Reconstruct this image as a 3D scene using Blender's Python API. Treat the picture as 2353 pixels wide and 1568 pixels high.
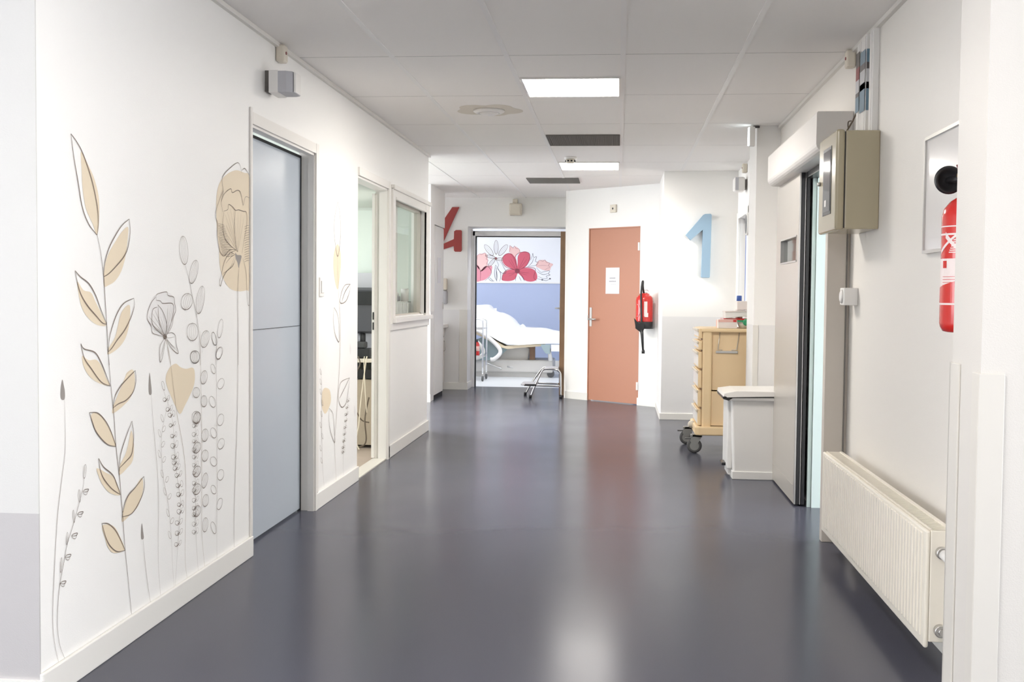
import bpy, bmesh, math, random
from mathutils import Vector, Matrix
from mathutils.geometry import tessellate_polygon
random.seed(7)
for o in list(bpy.data.objects): bpy.data.objects.remove(o)
scn = bpy.context.scene
C = scn.collection
PI = math.pi

# ------------------------------------------------------------------ camera
FPX = 2600.0                                   # focal length in pixels of a 2353 px wide frame
cam_d = bpy.data.cameras.new('camera'); cam = bpy.data.objects.new('camera', cam_d); C.objects.link(cam)
cam_d.sensor_width = 36.0; cam_d.lens = 36.0*FPX/2353.0
cam_d.clip_start = 0.05; cam_d.clip_end = 100
yy = Vector(((1420-1176.5)/FPX, -(678-784)/FPX, -1.0)).normalized()      # corridor direction seen from the camera
zz = Vector((0.0095, 1.0, 0.0)); zz.z = -(zz.x*yy.x+zz.y*yy.y)/yy.z; zz.normalize()
xx = yy.cross(zz)
cam.matrix_world = Matrix.Translation((0, 0, 1.24)) @ Matrix((xx, yy, zz)).to_4x4()
scn.camera = cam

# ------------------------------------------------------------------ colour management, world
scn.view_settings.view_transform = 'Standard'
scn.view_settings.look = 'None'
scn.view_settings.exposure = 2.25
scn.view_settings.gamma = 1.0
scn.view_settings.use_curve_mapping = False
w = bpy.data.worlds.new('daylight'); scn.world = w; w.use_nodes = True
bg = w.node_tree.nodes['Background']
bg.inputs[0].default_value = (0.93, 0.96, 1.0, 1); bg.inputs[1].default_value = 1.7
PANEL = 12.0                                   # emission of the ceiling lamps' diffusers
CEIL = 2.47

# ------------------------------------------------------------------ materials
def mat(name, col, rough=0.6, metal=0.0, noise=0.0, nscale=40, bump=0.0, bscale=200, coat=0.0, spec=0.5, rvar=0.0):
    m = bpy.data.materials.new(name); m.use_nodes = True
    nt = m.node_tree; b = nt.nodes['Principled BSDF']
    b.inputs['Base Color'].default_value = (*col, 1); b.inputs['Roughness'].default_value = rough
    b.inputs['Metallic'].default_value = metal; b.inputs['Specular IOR Level'].default_value = spec
    if coat: b.inputs['Coat Weight'].default_value = coat; b.inputs['Coat Roughness'].default_value = 0.1
    tc = nt.nodes.new('ShaderNodeTexCoord')
    if noise:
        n = nt.nodes.new('ShaderNodeTexNoise'); n.inputs['Scale'].default_value = nscale; n.inputs['Detail'].default_value = 4
        nt.links.new(tc.outputs['Object'], n.inputs['Vector'])
        mx = nt.nodes.new('ShaderNodeMix'); mx.data_type = 'RGBA'
        mx.inputs[6].default_value = (*[c*(1-noise) for c in col], 1); mx.inputs[7].default_value = (*[min(1, c*(1+noise)) for c in col], 1)
        nt.links.new(n.outputs['Fac'], mx.inputs[0]); nt.links.new(mx.outputs[2], b.inputs['Base Color'])
    if rvar:
        n = nt.nodes.new('ShaderNodeTexNoise'); n.inputs['Scale'].default_value = 1.6; n.inputs['Detail'].default_value = 3
        nt.links.new(tc.outputs['Object'], n.inputs['Vector'])
        mr = nt.nodes.new('ShaderNodeMapRange'); mr.inputs['To Min'].default_value = rough-rvar; mr.inputs['To Max'].default_value = rough+rvar
        nt.links.new(n.outputs['Fac'], mr.inputs['Value']); nt.links.new(mr.outputs[0], b.inputs['Roughness'])
    if bump:
        n = nt.nodes.new('ShaderNodeTexNoise'); n.inputs['Scale'].default_value = bscale; n.inputs['Detail'].default_value = 3
        nt.links.new(tc.outputs['Object'], n.inputs['Vector'])
        bp = nt.nodes.new('ShaderNodeBump'); bp.inputs['Strength'].default_value = bump; bp.inputs['Distance'].default_value = 0.002
        nt.links.new(n.outputs['Fac'], bp.inputs['Height']); nt.links.new(bp.outputs[0], b.inputs['Normal'])
    return m
def emit(name, col, s):
    m = mat(name, (0.8, 0.8, 0.8)); b = m.node_tree.nodes['Principled BSDF']
    b.inputs['Emission Color'].default_value = (*col, 1); b.inputs['Emission Strength'].default_value = s
    return m
def glass(name, tint=(1, 1, 1)):
    m = bpy.data.materials.new(name); m.use_nodes = True; nt = m.node_tree; nt.nodes.clear()
    o = nt.nodes.new('ShaderNodeOutputMaterial'); t = nt.nodes.new('ShaderNodeBsdfTransparent'); g = nt.nodes.new('ShaderNodeBsdfGlossy')
    t.inputs[0].default_value = (*tint, 1); g.inputs['Roughness'].default_value = 0.03
    f = nt.nodes.new('ShaderNodeFresnel'); f.inputs[0].default_value = 1.15
    mx = nt.nodes.new('ShaderNodeMixShader'); ge = nt.nodes.new('ShaderNodeNewGeometry'); iv = nt.nodes.new('ShaderNodeMath'); iv.operation = 'SUBTRACT'; iv.inputs[0].default_value = 1.0; nt.links.new(ge.outputs['Backfacing'], iv.inputs[1])
    mu = nt.nodes.new('ShaderNodeMath'); mu.operation = 'MULTIPLY'; nt.links.new(f.outputs[0], mu.inputs[0]); nt.links.new(iv.outputs[0], mu.inputs[1])
    nt.links.new(mu.outputs[0], mx.inputs[0]); nt.links.new(t.outputs[0], mx.inputs[1]); nt.links.new(g.outputs[0], mx.inputs[2])
    nt.links.new(mx.outputs[0], o.inputs[0]); return m
def dado(name, top, low, z=1.03):
    """painted wall: washable lower field up to z, paint above it"""
    m = mat(name, top, 0.55, bump=0.25, bscale=260); nt = m.node_tree; b = nt.nodes['Principled BSDF']
    g = nt.nodes.new('ShaderNodeNewGeometry'); s = nt.nodes.new('ShaderNodeSeparateXYZ'); nt.links.new(g.outputs['Position'], s.inputs[0])
    c = nt.nodes.new('ShaderNodeMath'); c.operation = 'GREATER_THAN'; c.inputs[1].default_value = z; nt.links.new(s.outputs['Z'], c.inputs[0])
    mx = nt.nodes.new('ShaderNodeMix'); mx.data_type = 'RGBA'; mx.inputs[6].default_value = (*low, 1); mx.inputs[7].default_value = (*top, 1)
    nt.links.new(c.outputs[0], mx.inputs[0]); nt.links.new(mx.outputs[2], b.inputs['Base Color']); return m
WHITE = (0.90, 0.885, 0.86)
M = dict(
 wall=mat('wall_paint', WHITE, 0.5, bump=0.2, bscale=260),
 wall_pillar=mat('wall_paint_dimmed', (0.66, 0.63, 0.59), 0.5, bump=0.25, bscale=300),  # white wall paint darkened to offset the strong light on the pillar
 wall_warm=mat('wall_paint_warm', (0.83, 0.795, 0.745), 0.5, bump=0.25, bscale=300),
 wall_dado=dado('wall_dado', WHITE, (0.80, 0.79, 0.785)),
 wall_corner_dimmed=dado('wall_corner_dimmed', (0.64, 0.63, 0.61), (0.50, 0.48, 0.48), 0.575),  # two-tone paint, both tones darkened to offset strong light near the camera
 wall_blue=dado('wall_blue', (0.83, 0.84, 0.87), (0.42, 0.485, 0.67), 1.415),
 wall_green=mat('wall_green', (0.60, 0.645, 0.585), 0.6, bump=0.2),
 mint=mat('reveal_green_tint', (0.68, 0.80, 0.77), 0.4),  # green light of the side room put into the reveal's colour
 skirting=mat('skirting', (0.82, 0.80, 0.76), 0.4),
 guard=mat('corner_guard', (0.76, 0.735, 0.69), 0.4),
 frame=mat('painted_frame', (0.82, 0.79, 0.745), 0.35),
 tile=mat('ceiling_tile', (0.93, 0.90, 0.87), 0.85, noise=0.05, nscale=500, bump=0.5, bscale=500),
 tbar=mat('ceiling_bar', (0.9, 0.88, 0.86), 0.5),
 dark=mat('dark_gap', (0.02, 0.02, 0.02), 0.8),
 floor=mat('vinyl_floor', (0.076, 0.078, 0.103), 0.21, noise=0.10, nscale=350, rvar=0.04, spec=0.1),
 floor_room=mat('vinyl_floor_pale', (0.70, 0.72, 0.74), 0.3),
 floor_office=mat('vinyl_floor_beige', (0.42, 0.34, 0.28), 0.4),
 leafblue=mat('grey_blue_door', (0.44, 0.485, 0.54), 0.3),
 steel=mat('brushed_steel', (0.62, 0.61, 0.59), 0.32, 0.9),
 doorleaf=mat('sliding_leaf', (0.50, 0.465, 0.42), 0.3, 0.2),
 post=mat('door_post', (0.60, 0.55, 0.49), 0.4),
 hood=mat('door_cover', (0.72, 0.69, 0.66), 0.4),
 orange=mat('salmon_door', (0.48, 0.22, 0.14), 0.5, noise=0.05, nscale=200),
 brown=mat('brown_door_edge', (0.20, 0.115, 0.06), 0.5, noise=0.25, nscale=8),
 doorpale=mat('door_pale', (0.66, 0.62, 0.56), 0.4),
 box=mat('taupe_metal', (0.43, 0.375, 0.255), 0.25, coat=0.3),
 glossblack=mat('black_glass', (0.03, 0.03, 0.035), 0.08),
 black=mat('black_plastic', (0.02, 0.02, 0.022), 0.28),
 rubber=mat('rubber', (0.06, 0.06, 0.06), 0.6),
 chrome=mat('chrome', (0.75, 0.75, 0.75), 0.12, 1.0),
 brass=mat('brass', (0.55, 0.42, 0.2), 0.3, 1.0),
 red=mat('red_enamel', (0.62, 0.025, 0.02), 0.22, coat=0.4),
 label=mat('label_white', (0.85, 0.74, 0.72), 0.5),
 white=mat('white_plastic', (0.82, 0.80, 0.77), 0.35),
 ivory=mat('ivory_plastic', (0.72, 0.66, 0.56), 0.45),
 greyplastic=mat('grey_plastic', (0.50, 0.50, 0.53), 0.5),
 grille=mat('grille_grey', (0.20, 0.185, 0.17), 0.6),
 radiator=mat('radiator_enamel', (0.86, 0.81, 0.71), 0.3),
 cart=mat('cream_plastic', (0.85, 0.65, 0.39), 0.45),
 cartside=mat('cream_panel', (0.84, 0.64, 0.39), 0.5),
 bin=mat('bin_plastic', (0.76, 0.75, 0.73), 0.4),
 wheel=mat('castor_tyre', (0.10, 0.10, 0.10), 0.5),
 wheelhub=mat('castor_hub', (0.28, 0.28, 0.27), 0.4),
 pink=mat('pink_card', (0.80, 0.48, 0.42), 0.5), palepink=mat('pale_card', (0.82, 0.74, 0.70), 0.5),
 green=mat('green_plastic', (0.03, 0.33, 0.14), 0.35), panel_pale=mat('pale_panel', (0.66, 0.72, 0.66), 0.5),
 palegreen=mat('pale_green', (0.60, 0.72, 0.52), 0.3),
 blue=mat('blue_cap', (0.05, 0.12, 0.42), 0.4),
 numblue=mat('number_blue', (0.31, 0.44, 0.56), 0.6), numred=mat('number_red', (0.36, 0.055, 0.05), 0.55),
 paper=mat('paper', (0.78, 0.77, 0.80), 0.7), ink=mat('ink_grey', (0.38, 0.38, 0.42), 0.8),
 sheet=mat('bed_linen', (0.90, 0.91, 0.93), 0.8, bump=0.4, bscale=14),
 beige=mat('beige_plastic', (0.66, 0.56, 0.40), 0.5),
 bedgrey=mat('bed_grey', (0.60, 0.58, 0.55), 0.45), teal=mat('teal_fabric', (0.30, 0.38, 0.40), 0.7),
 deskpanel=mat('desk_panel', (0.42, 0.35, 0.26), 0.6, noise=0.06, nscale=60),
 cable=mat('white_cable', (0.72, 0.64, 0.50), 0.5),
 wood=mat('dark_wood', (0.22, 0.13, 0.08), 0.5, noise=0.2, nscale=20),
 redbox=mat('red_brown', (0.35, 0.12, 0.08), 0.6),
 monitor=mat('monitor_grey', (0.07, 0.07, 0.08), 0.45),
 glass=glass('window_glass', (0.96, 0.98, 0.97)),
 lamp=emit('lamp_diffuser', (1.0, 0.95, 0.88), PANEL),
 fill_far_room=emit('fill_diffuser_far_room', (0.93, 0.96, 1.0), 4.8),
 lamp_far=emit('lamp_diffuser_far', (1.0, 0.96, 0.9), 7.0),
 fill_office=emit('fill_diffuser_office', (0.95, 1.0, 0.93), 1.3),
 fill_near=emit('fill_diffuser_near', (1.0, 0.94, 0.86), 8.0), fill_passage=emit('fill_diffuser_passage', (1.0, 0.97, 0.93), 20.0),
 frame_white=mat('white_frame', (0.93, 0.93, 0.94), 0.3),
 exitlit=emit('exit_panel', (0.8, 0.95, 1.0), 1.2),
 st_blue=mat('sticker_blue', (0.16, 0.26, 0.34), 0.3), st_red=mat('sticker_red', (0.25, 0.03, 0.03), 0.3),
 st_dark=mat('sticker_dark', (0.09, 0.08, 0.08), 0.3), st_white=mat('sticker_white', (0.6, 0.6, 0.62), 0.3),
 wire=mat('wire_brown', (0.12, 0.09, 0.06), 0.6),
 dust=mat('dust_ring', (0.74, 0.69, 0.61), 0.85),
)

# ------------------------------------------------------------------ mesh helpers
class MB:
    """collects shapes in world coordinates; build() links them as ONE mesh object"""
    def __init__(s): s.bm = bmesh.new()
    def _mi(s, faces, mi):
        for f in faces: f.material_index = mi
    def box(s, x0, x1, y0, y1, z0, z1, bev=0.0, mi=0, seg=2):
        r = bmesh.ops.create_cube(s.bm, size=1.0); vs = r['verts']
        for v in vs: v.co = Vector(((x0+x1)/2+v.co.x*(x1-x0), (y0+y1)/2+v.co.y*(y1-y0), (z0+z1)/2+v.co.z*(z1-z0)))
        fs = set(f for v in vs for f in v.link_faces); s._mi(fs, mi)
        if bev:
            es = list(set(e for v in vs for e in v.link_edges))
            r = bmesh.ops.bevel(s.bm, geom=es, offset=bev, segments=seg, profile=0.5, affect='EDGES'); s._mi(r['faces'], mi)
        return s
    def tube(s, pts, r, n=10, mi=0, r2=None, closed=False, smooth=True):
        P = [Vector(p) for p in pts]; m = len(P); rings = []; up = None
        for i, p in enumerate(P):
            if closed: d = P[(i+1) % m]-P[i-1]
            else: d = P[min(i+1, m-1)]-P[max(i-1, 0)]
            d.normalize()
            if up is None:
                up = Vector((0, 0, 1)) if abs(d.z) < 0.9 else Vector((1, 0, 0))
            a = (up-d*up.dot(d))
            if a.length < 1e-4: a = d.orthogonal()
            a.normalize(); up = a; b = d.cross(a)
            rr = r if r2 is None else r+(r2-r)*i/(m-1)
            rings.append([s.bm.verts.new(p+a*math.cos(t)*rr+b*math.sin(t)*rr) for t in [2*PI*k/n for k in range(n)]])
        k = m if closed else m-1
        for i in range(k):
            A, B = rings[i], rings[(i+1) % m]
            for j in range(n):
                f = s.bm.faces.new((A[j], A[(j+1) % n], B[(j+1) % n], B[j])); f.smooth = smooth; f.material_index = mi
        if not closed:
            for q in (rings[0][::-1], rings[-1]): s.bm.faces.new(q).material_index = mi
        return s
    def lathe(s, c, prof, axis='z', n=32, mi=0):
        c = Vector(c); rings = []
        for (r, h) in prof:
            ring = []
            for k in range(n):
                t = 2*PI*k/n; u, v = r*math.cos(t), r*math.sin(t)
                q = {'z': (u, v, h), 'y': (u, h, v), 'x': (h, u, v)}[axis]
                ring.append(s.bm.verts.new(c+Vector(q)))
            rings.append(ring)
        for A, B in zip(rings, rings[1:]):
            for j in range(n):
                f = s.bm.faces.new((A[j], A[(j+1) % n], B[(j+1) % n], B[j])); f.smooth = True; f.material_index = mi
        s.bm.faces.new(rings[0][::-1]).material_index = mi; s.bm.faces.new(rings[-1]).material_index = mi
        return s
    def prism(s, poly, axis, a, b, mi=0, bev=0.0, smooth=False):
        """polygon in the plane across axis, extruded from a to b. axis x: (y,z); y: (x,z); z: (x,y)"""
        def co(p, h): return Vector({'x': (h, p[0], p[1]), 'y': (p[0], h, p[1]), 'z': (p[0], p[1], h)}[axis])
        A = [s.bm.verts.new(co(p, a)) for p in poly]; B = [s.bm.verts.new(co(p, b)) for p in poly]
        fs = []
        for i in range(len(poly)):
            j = (i+1) % len(poly); f = s.bm.faces.new((A[i], A[j], B[j], B[i])); f.smooth = smooth; fs.append(f)
        c1 = s.bm.faces.new(A[::-1]); c2 = s.bm.faces.new(B); fs += [c1, c2]
        s._mi(fs, mi)
        if bev:
            r = bmesh.ops.bevel(s.bm, geom=list(set(list(c1.edges)+list(c2.edges))), offset=bev, segments=3, profile=0.5, affect='EDGES'); s._mi(r['faces'], mi)
        return s
    def quad(s, pts, mi=0):
        s.bm.faces.new([s.bm.verts.new(p) for p in pts]).material_index = mi; return s
    def xf(s, Mx):
        for v in s.bm.verts: v.co = Mx @ v.co
        return s
    def build(s, name, mats, parent=None, sub=False):
        bmesh.ops.recalc_face_normals(s.bm, faces=s.bm.faces)
        if parent is not None:
            off = world_loc(parent); R = world_rot(parent)
            for v in s.bm.verts: v.co = R.inverted() @ (v.co-off)
        else:
            xs = [v.co for v in s.bm.verts]
            off = Vector(((min(v.x for v in xs)+max(v.x for v in xs))/2, (min(v.y for v in xs)+max(v.y for v in xs))/2, min(v.z for v in xs)))
            for v in s.bm.verts: v.co -= off
        me = bpy.data.meshes.new(name); s.bm.to_mesh(me); s.bm.free()
        if not isinstance(mats, (list, tuple)): mats = [mats]
        for m in mats: me.materials.append(M[m] if isinstance(m, str) else m)
        o = bpy.data.objects.new(name, me); C.objects.link(o)
        if parent is not None: o.parent = parent
        else: o.location = off
        return o
def world_loc(o):
    p = Vector((0, 0, 0)); chain = []
    while o: chain.append(o); o = o.parent
    Mx = Matrix()
    for q in reversed(chain): Mx = Mx @ Matrix.LocRotScale(q.location, q.rotation_euler, None)
    return Mx.translation
def world_rot(o):
    Mx = Matrix.Identity(3)
    chain = []
    while o: chain.append(o); o = o.parent
    for q in reversed(chain): Mx = Mx @ q.rotation_euler.to_matrix()
    return Mx
def tag(o, label, cat, group=None, kind=None):
    o['label'] = label; o['category'] = cat
    if group: o['group'] = group
    if kind: o['kind'] = kind
    return o
def thing(name, loc, label, cat, group=None):
    o = bpy.data.objects.new(name, None); o.empty_display_size = 0.1; C.objects.link(o); o.location = loc
    return tag(o, label, cat, group)
def struct(name, mb, mats, parent=None):
    o = mb.build(name, mats, parent); o['kind'] = 'structure'; return o
def bx(*a, **k): return MB().box(*a, **k)
def arc(cx, cy, r, a0, a1, n=8): return [(cx+r*math.cos(math.radians(a0+(a1-a0)*i/n)), cy+r*math.sin(math.radians(a0+(a1-a0)*i/n))) for i in range(n+1)]
def smooth_pts(P, k=6, closed=False):
    P = [Vector(p) for p in P]; n = len(P); out = []
    for i in range(n if closed else n-1):
        p0 = P[i-1] if (closed or i > 0) else P[0]; p1 = P[i]; p2 = P[(i+1) % n]; p3 = P[(i+2) % n] if (closed or i+2 < n) else P[-1]
        for j in range(k):
            t = j/k; out.append(0.5*((2*p1)+(p2-p0)*t+(2*p0-5*p1+4*p2-p3)*t*t+(3*p1-p0-3*p2+p3)*t**3))
    if not closed: out.append(P[-1])
    return out

# ------------------------------------------------------------------ floor, ceiling
XL, XR = -1.70, 1.155                          # faces of the corridor's two long walls
f = MB(); f.box(-6, 5, -3, 14.97, -0.1, 0, mi=0); struct('floor', f, 'floor')
f = MB(); f.box(-6, 3, 14.97, 18.4, -0.1, 0.0); struct('floor_room', f, 'floor_room')
f = MB(); f.box(-4.5, -1.78, 7.0, 9.95, 0, 0.004); struct('floor_office', f, 'floor_office')
c = MB(); c.box(-6, 5, -3, 18.5, CEIL+0.012, CEIL+0.1, mi=1)
for i in range(-10, 5):
    for j in range(-9, 8):
        x = 0.01+0.6*i; y = 5.87+1.18*j
        if y > 14.2: continue
        c.box(x+0.013, x+0.587, y+0.003, y+1.177, CEIL, CEIL+0.012); c.box(x+0.013, x+0.587, y-0.003, y+0.003, CEIL+0.0005, CEIL+0.011, mi=1)
for i in range(-10, 6):
    x = 0.01+0.6*i; c.box(x-0.013, x+0.013, -4, 14.4, CEIL-0.003, CEIL+0.012, mi=2)
c.box(-4.5, 1.1, 15.05, 18.3, CEIL-0.004, CEIL+0.012, mi=2)
struct('ceiling', c, ['tile', 'dark', 'tbar'])
def lamp(x0, x1, y0, y1, label, grp, m_='lamp'):
    t = thing('ceiling_light', ((x0+x1)/2, (y0+y1)/2, CEIL-0.012), label, 'ceiling light', grp)
    f = MB()
    for a in ((x0, x1, y0, y0+0.012), (x0, x1, y1-0.012, y1), (x0, x0+0.012, y0+0.012, y1-0.012), (x1-0.012, x1, y0+0.012, y1-0.012)): f.box(*a, CEIL-0.012, CEIL-0.0005)
    f.build('light_frame', 'white', t)
    bx(x0+0.012, x1-0.012, y0+0.012, y1-0.012, CEIL-0.010, CEIL-0.002).build('diffuser', m_, t)
lamp(-0.57, 0.0, 6.45, 7.04, 'large bright square ceiling light panel, nearer of the two lit panels', 'lit panels in the suspended ceiling')
lamp(-0.57, 0.0, 10.55, 11.15, 'bright ceiling light panel behind the smoke detector, farther of the two', 'lit panels in the suspended ceiling', 'lamp_far')
lamp(-0.57, 0.0, 1.73, 2.32, 'added unseen fill light panel in the ceiling near the camera', 'lit panels in the suspended ceiling', 'fill_near')  # added fill out of view, brightens the near walls
lamp(-2.2, -1.0, 15.3, 15.9, 'added unseen fill light panel in front of the hospital bed in the far room', 'lit panels in the suspended ceiling', 'fill_far_room')  # added fill for the far room, set to light the bed's front
lamp(-3.0, -2.4, 10.6, 11.2, 'added unseen fill light panel in the side passage behind the office', 'lit panels in the suspended ceiling', 'fill_passage')  # extra fill hidden behind the left wall, lifts the far walls
lamp_z = 1.995
t = thing('office_fill_light', (-2.8, 8.8, 1.98), 'added unseen fill light inside the office behind the left wall', 'ceiling light')  # source added to brighten the office end wall, never in view
bx(-3.3, -2.5, 8.2, 8.8, 1.98, 1.994).build('diffuser', 'fill_office', t)
def grille(x0, x1, y0, y1, label):
    t = thing('ceiling_grille', ((x0+x1)/2, (y0+y1)/2, CEIL-0.01), label, 'ventilation grille', 'dark grilles in the suspended ceiling')
    bx(x0, x1, y0, y1, CEIL-0.004, CEIL-0.0005).build('backing', 'grille', t)
    g = MB(); n = 40
    for i in range(n+1): y = y0+(y1-y0-0.004)*i/n; g.box(x0, x1, y, y+0.004, CEIL-0.010, CEIL-0.004)
    for i in range(n+1): x = x0+(x1-x0-0.004)*i/n; g.box(x, x+0.004, y0, y1, CEIL-0.0095, CEIL-0.0045)
    g.build('lattice', 'grille', t)
grille(-0.57, 0.0, 8.77, 9.36, 'dark square ceiling grille between the two bright light panels')
grille(-0.985, -0.43, 12.0, 12.52, 'smaller looking dark ceiling grille beyond the far light panel')
t = thing('ceiling_vent', (-0.878, 7.6, CEIL-0.03), 'round white ceiling vent with a grey dust ring around it', 'air vent')
MB().lathe((-0.878, 7.6, CEIL), [(0.105, -0.001), (0.105, -0.010), (0.09, -0.020), (0.075, -0.022), (0.072, -0.004)], n=40).build('outer_ring', 'white', t)
MB().lathe((-0.878, 7.6, CEIL), [(0.02, -0.006), (0.062, -0.012), (0.064, -0.022), (0.05, -0.030), (0.0001, -0.031)], n=40).build('centre_disc', 'white', t)
m = MB(); pr = [(0.12+0.07*abs(math.sin(a*2.5+1))*0.5+0.03*abs(math.cos(a)), a) for a in [2*PI*k/40 for k in range(40)]]
m.prism([(-0.878+r*math.cos(a)*1.25, 7.6+r*math.sin(a)*1.5) for r, a in pr], 'z', CEIL-0.0006, CEIL-0.0001); m.build('dust_stain', 'dust', t)
t = thing('smoke_detector', (-0.44, 10.2, CEIL-0.05), 'small white smoke detector just in front of the far light panel', 'smoke detector')
MB().lathe((-0.44, 10.2, CEIL), [(0.055, -0.0005), (0.055, -0.018), (0.045, -0.02)], n=24).build('base', 'white', t)
MB().lathe((-0.44, 10.2, CEIL), [(0.043, -0.02), (0.043, -0.045), (0.03, -0.055), (0.0001, -0.056)], n=24).build('sensor_head', 'ivory', t)
s = MB()
for k in range(8):
    a = k*PI/4+0.3; s.box(-0.44+0.040*math.cos(a)-0.008, -0.44+0.040*math.cos(a)+0.008, 10.2+0.040*math.sin(a)-0.008, 10.2+0.040*math.sin(a)+0.008, CEIL-0.044, CEIL-0.030)
s.build('sensor_slots', 'black', t)

# ------------------------------------------------------------------ left wall with its openings
D1, D2, WN = (5.13, 6.244, 2.02), (7.30, 8.26, 2.01), (8.48, 9.84, 1.06, 1.965)
w = MB(); T = 0.09
w.box(XL-T, XL, 3.19, D1[0], 0, CEIL); w.box(XL-T, XL, D1[0], D1[1], D1[2], CEIL)
w.box(XL-T, XL, D1[1], D2[0], 0, CEIL); w.box(XL-T, XL, D2[0], D2[1], D2[2], CEIL)
w.box(XL-T, XL, D2[1], WN[0], 0, CEIL); w.box(XL-T, XL, WN[0], WN[1], 0, WN[2]); w.box(XL-T, XL, WN[0], WN[1], WN[3], CEIL); w.box(XL-T, XL, WN[1], 10.05, 0, CEIL)
struct('wall_left', w, 'wall')
struct('wall_near', bx(-6, XL-0.0005, 3.185, 3.29, 0, CEIL), 'wall_corner_dimmed')
struct('wall_office_end', bx(-4.5, XL-T, 9.95, 10.05, 0, CEIL), 'wall_green')
struct('wall_office_near', bx(-4.5, XL-T, 6.9, 7.0, 0, CEIL), 'wall_green')
struct('ceiling_office', bx(-4.5, XL-T, 7.0, 9.95, 1.965+0.03, 2.1), 'wall_green')
struct('trim_1', MB().box(-1.83, -1.79, 9.93, 9.952, 0.72, 1.97), 'frame')
b = MB()
for y0, y1 in ((3.18, D1[0]), (D1[1]+0.01, D2[0]), (D2[1]+0.02, 10.06)): b.box(XL, XL+0.014, y0, y1, 0, 0.095, bev=0.004)
b.box(XL, XL+0.014, 10.05, 10.064, 0, 0.095)
struct('baseboard_left', b, 'skirting')
struct('baseboard_near', bx(-6, XL+0.01, 3.176, 3.19, 0, 0.075), 'skirting')
# ceiling edge angles along the walls
struct('trim_2', bx(XL, XL+0.02, 3.19, 10.05, CEIL-0.022, CEIL-0.001), 'guard')
struct('trim_3', bx(XR-0.02, XR, 3.28, 8.36, CEIL-0.022, CEIL-0.001), 'guard')
# door 1: grey-blue leaf in a white frame
d = struct('door_1', bx(-1.82, -1.78, D1[0]-0.05, D1[1], 0.012, D1[2]-0.03, bev=0.002), 'leafblue')
MB().box(-1.776, -1.7785, D1[0]-0.04, D1[1], 1.05, 1.052).build('panel_joint', 'dark', d)
fr = MB()
fr.box(-1.79, -1.70, D1[1]-0.001, D1[1]+0.02, 0, D1[2]+0.03); fr.box(-1.70, -1.688, D1[1]-0.008, D1[1]+0.045, 0, D1[2]+0.05)
fr.box(-1.735, -1.70, D1[1]-0.018, D1[1], 0, D1[2])
fr.box(-1.70, -1.6895, D1[0], D1[1]+0.044, D1[2]-0.005, D1[2]+0.049); fr.box(-1.735, -1.70, D1[0], D1[1], D1[2]-0.018, D1[2])
fr.box(-1.70, -1.690, D1[0]-0.022, D1[0]+0.003, 0.095, D1[2]+0.07, bev=0.003)
o = fr.build('door_frame', 'frame', d)
MB().box(-1.795, -1.777, D1[1]-0.012, D1[1]-0.001, 0, D1[2]-0.03).box(-1.795, -1.777, D1[0], D1[1], D1[2]-0.032, D1[2]-0.018).build('door_seal', 'dark', d)
# door 2: doorway of the office, sliding leaf pushed into the wall
d = struct('door_2', bx(-1.811, -1.7915, 8.235, 9.1, 0.012, 1.97), 'frame')
fr = MB()
fr.box(-1.791, -1.70, D2[1]-0.003, D2[1]+0.02, 0, D2[2]); fr.box(-1.70, -1.686, D2[1]-0.01, D2[1]+0.055, 0, D2[2]+0.05)
fr.box(-1.76, -1.70, D2[1]-0.02, D2[1], 0, D2[2]); fr.box(-1.70, -1.6875, D2[0]+0.0, D2[1]+0.054, D2[2]-0.005, D2[2]+0.049); fr.box(-1.79, -1.70, D2[0], D2[1], D2[2]-0.02, D2[2])
fr.build('door_frame', 'frame', d)
MB().box(-1.803, -1.794, 8.228, 8.2345, 0.965, 1.02).box(-1.803, -1.794, 8.228, 8.2345, 1.04, 1.095).build('lock_plate', 'dark', d)
struct('trim_4', bx(-1.80, -1.70, D2[0], D2[1], 0, 0.008), 'doorpale')
# window 1: office window with moulded frame and sill
d = struct('window_1', MB().box(XL, XL+0.018, WN[0]-0.10, WN[0], WN[2]-0.05, WN[3]+0.06).box(XL, XL+0.018, WN[1], 10.05, WN[2]-0.05, WN[3]+0.06)
   .box(XL, XL+0.0165, WN[0]-0.099, 10.049, WN[3], WN[3]+0.059).box(XL, XL+0.03, WN[0]-0.10, 10.07, WN[3]+0.05, WN[3]+0.085, bev=0.004)
   .box(XL, XL+0.024, WN[0], WN[1], WN[3]-0.02, WN[3], bev=0.004).box(XL, XL+0.024, WN[1], WN[1]+0.02, WN[2], WN[3], bev=0.004), 'frame')
MB().box(XL-0.10, XL+0.045, WN[0]-0.08, 10.07, WN[2]-0.05, WN[2]-0.012, bev=0.006).box(XL, XL+0.016, WN[0]-0.12, 10.05, WN[2]-0.105, WN[2]-0.05, bev=0.004).build('window_sill', 'white', d)
MB().box(XL-0.085, XL-0.03, WN[1]-0.03, WN[1], WN[2], WN[3]).box(XL-0.085, XL-0.03, WN[0], WN[0]+0.03, WN[2], WN[3]).box(XL-0.085, XL-0.03, WN[0], WN[1], WN[3]-0.03, WN[3]).box(XL-0.085, XL-0.03, WN[0], WN[1], WN[2]-0.012, WN[2]+0.01).build('window_frame', 'post', d)
MB().box(XL-0.062, XL-0.058, WN[0]+0.03, WN[1]-0.03, WN[2]+0.01, WN[3]-0.03).build('window_pane', 'glass', d)
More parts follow.
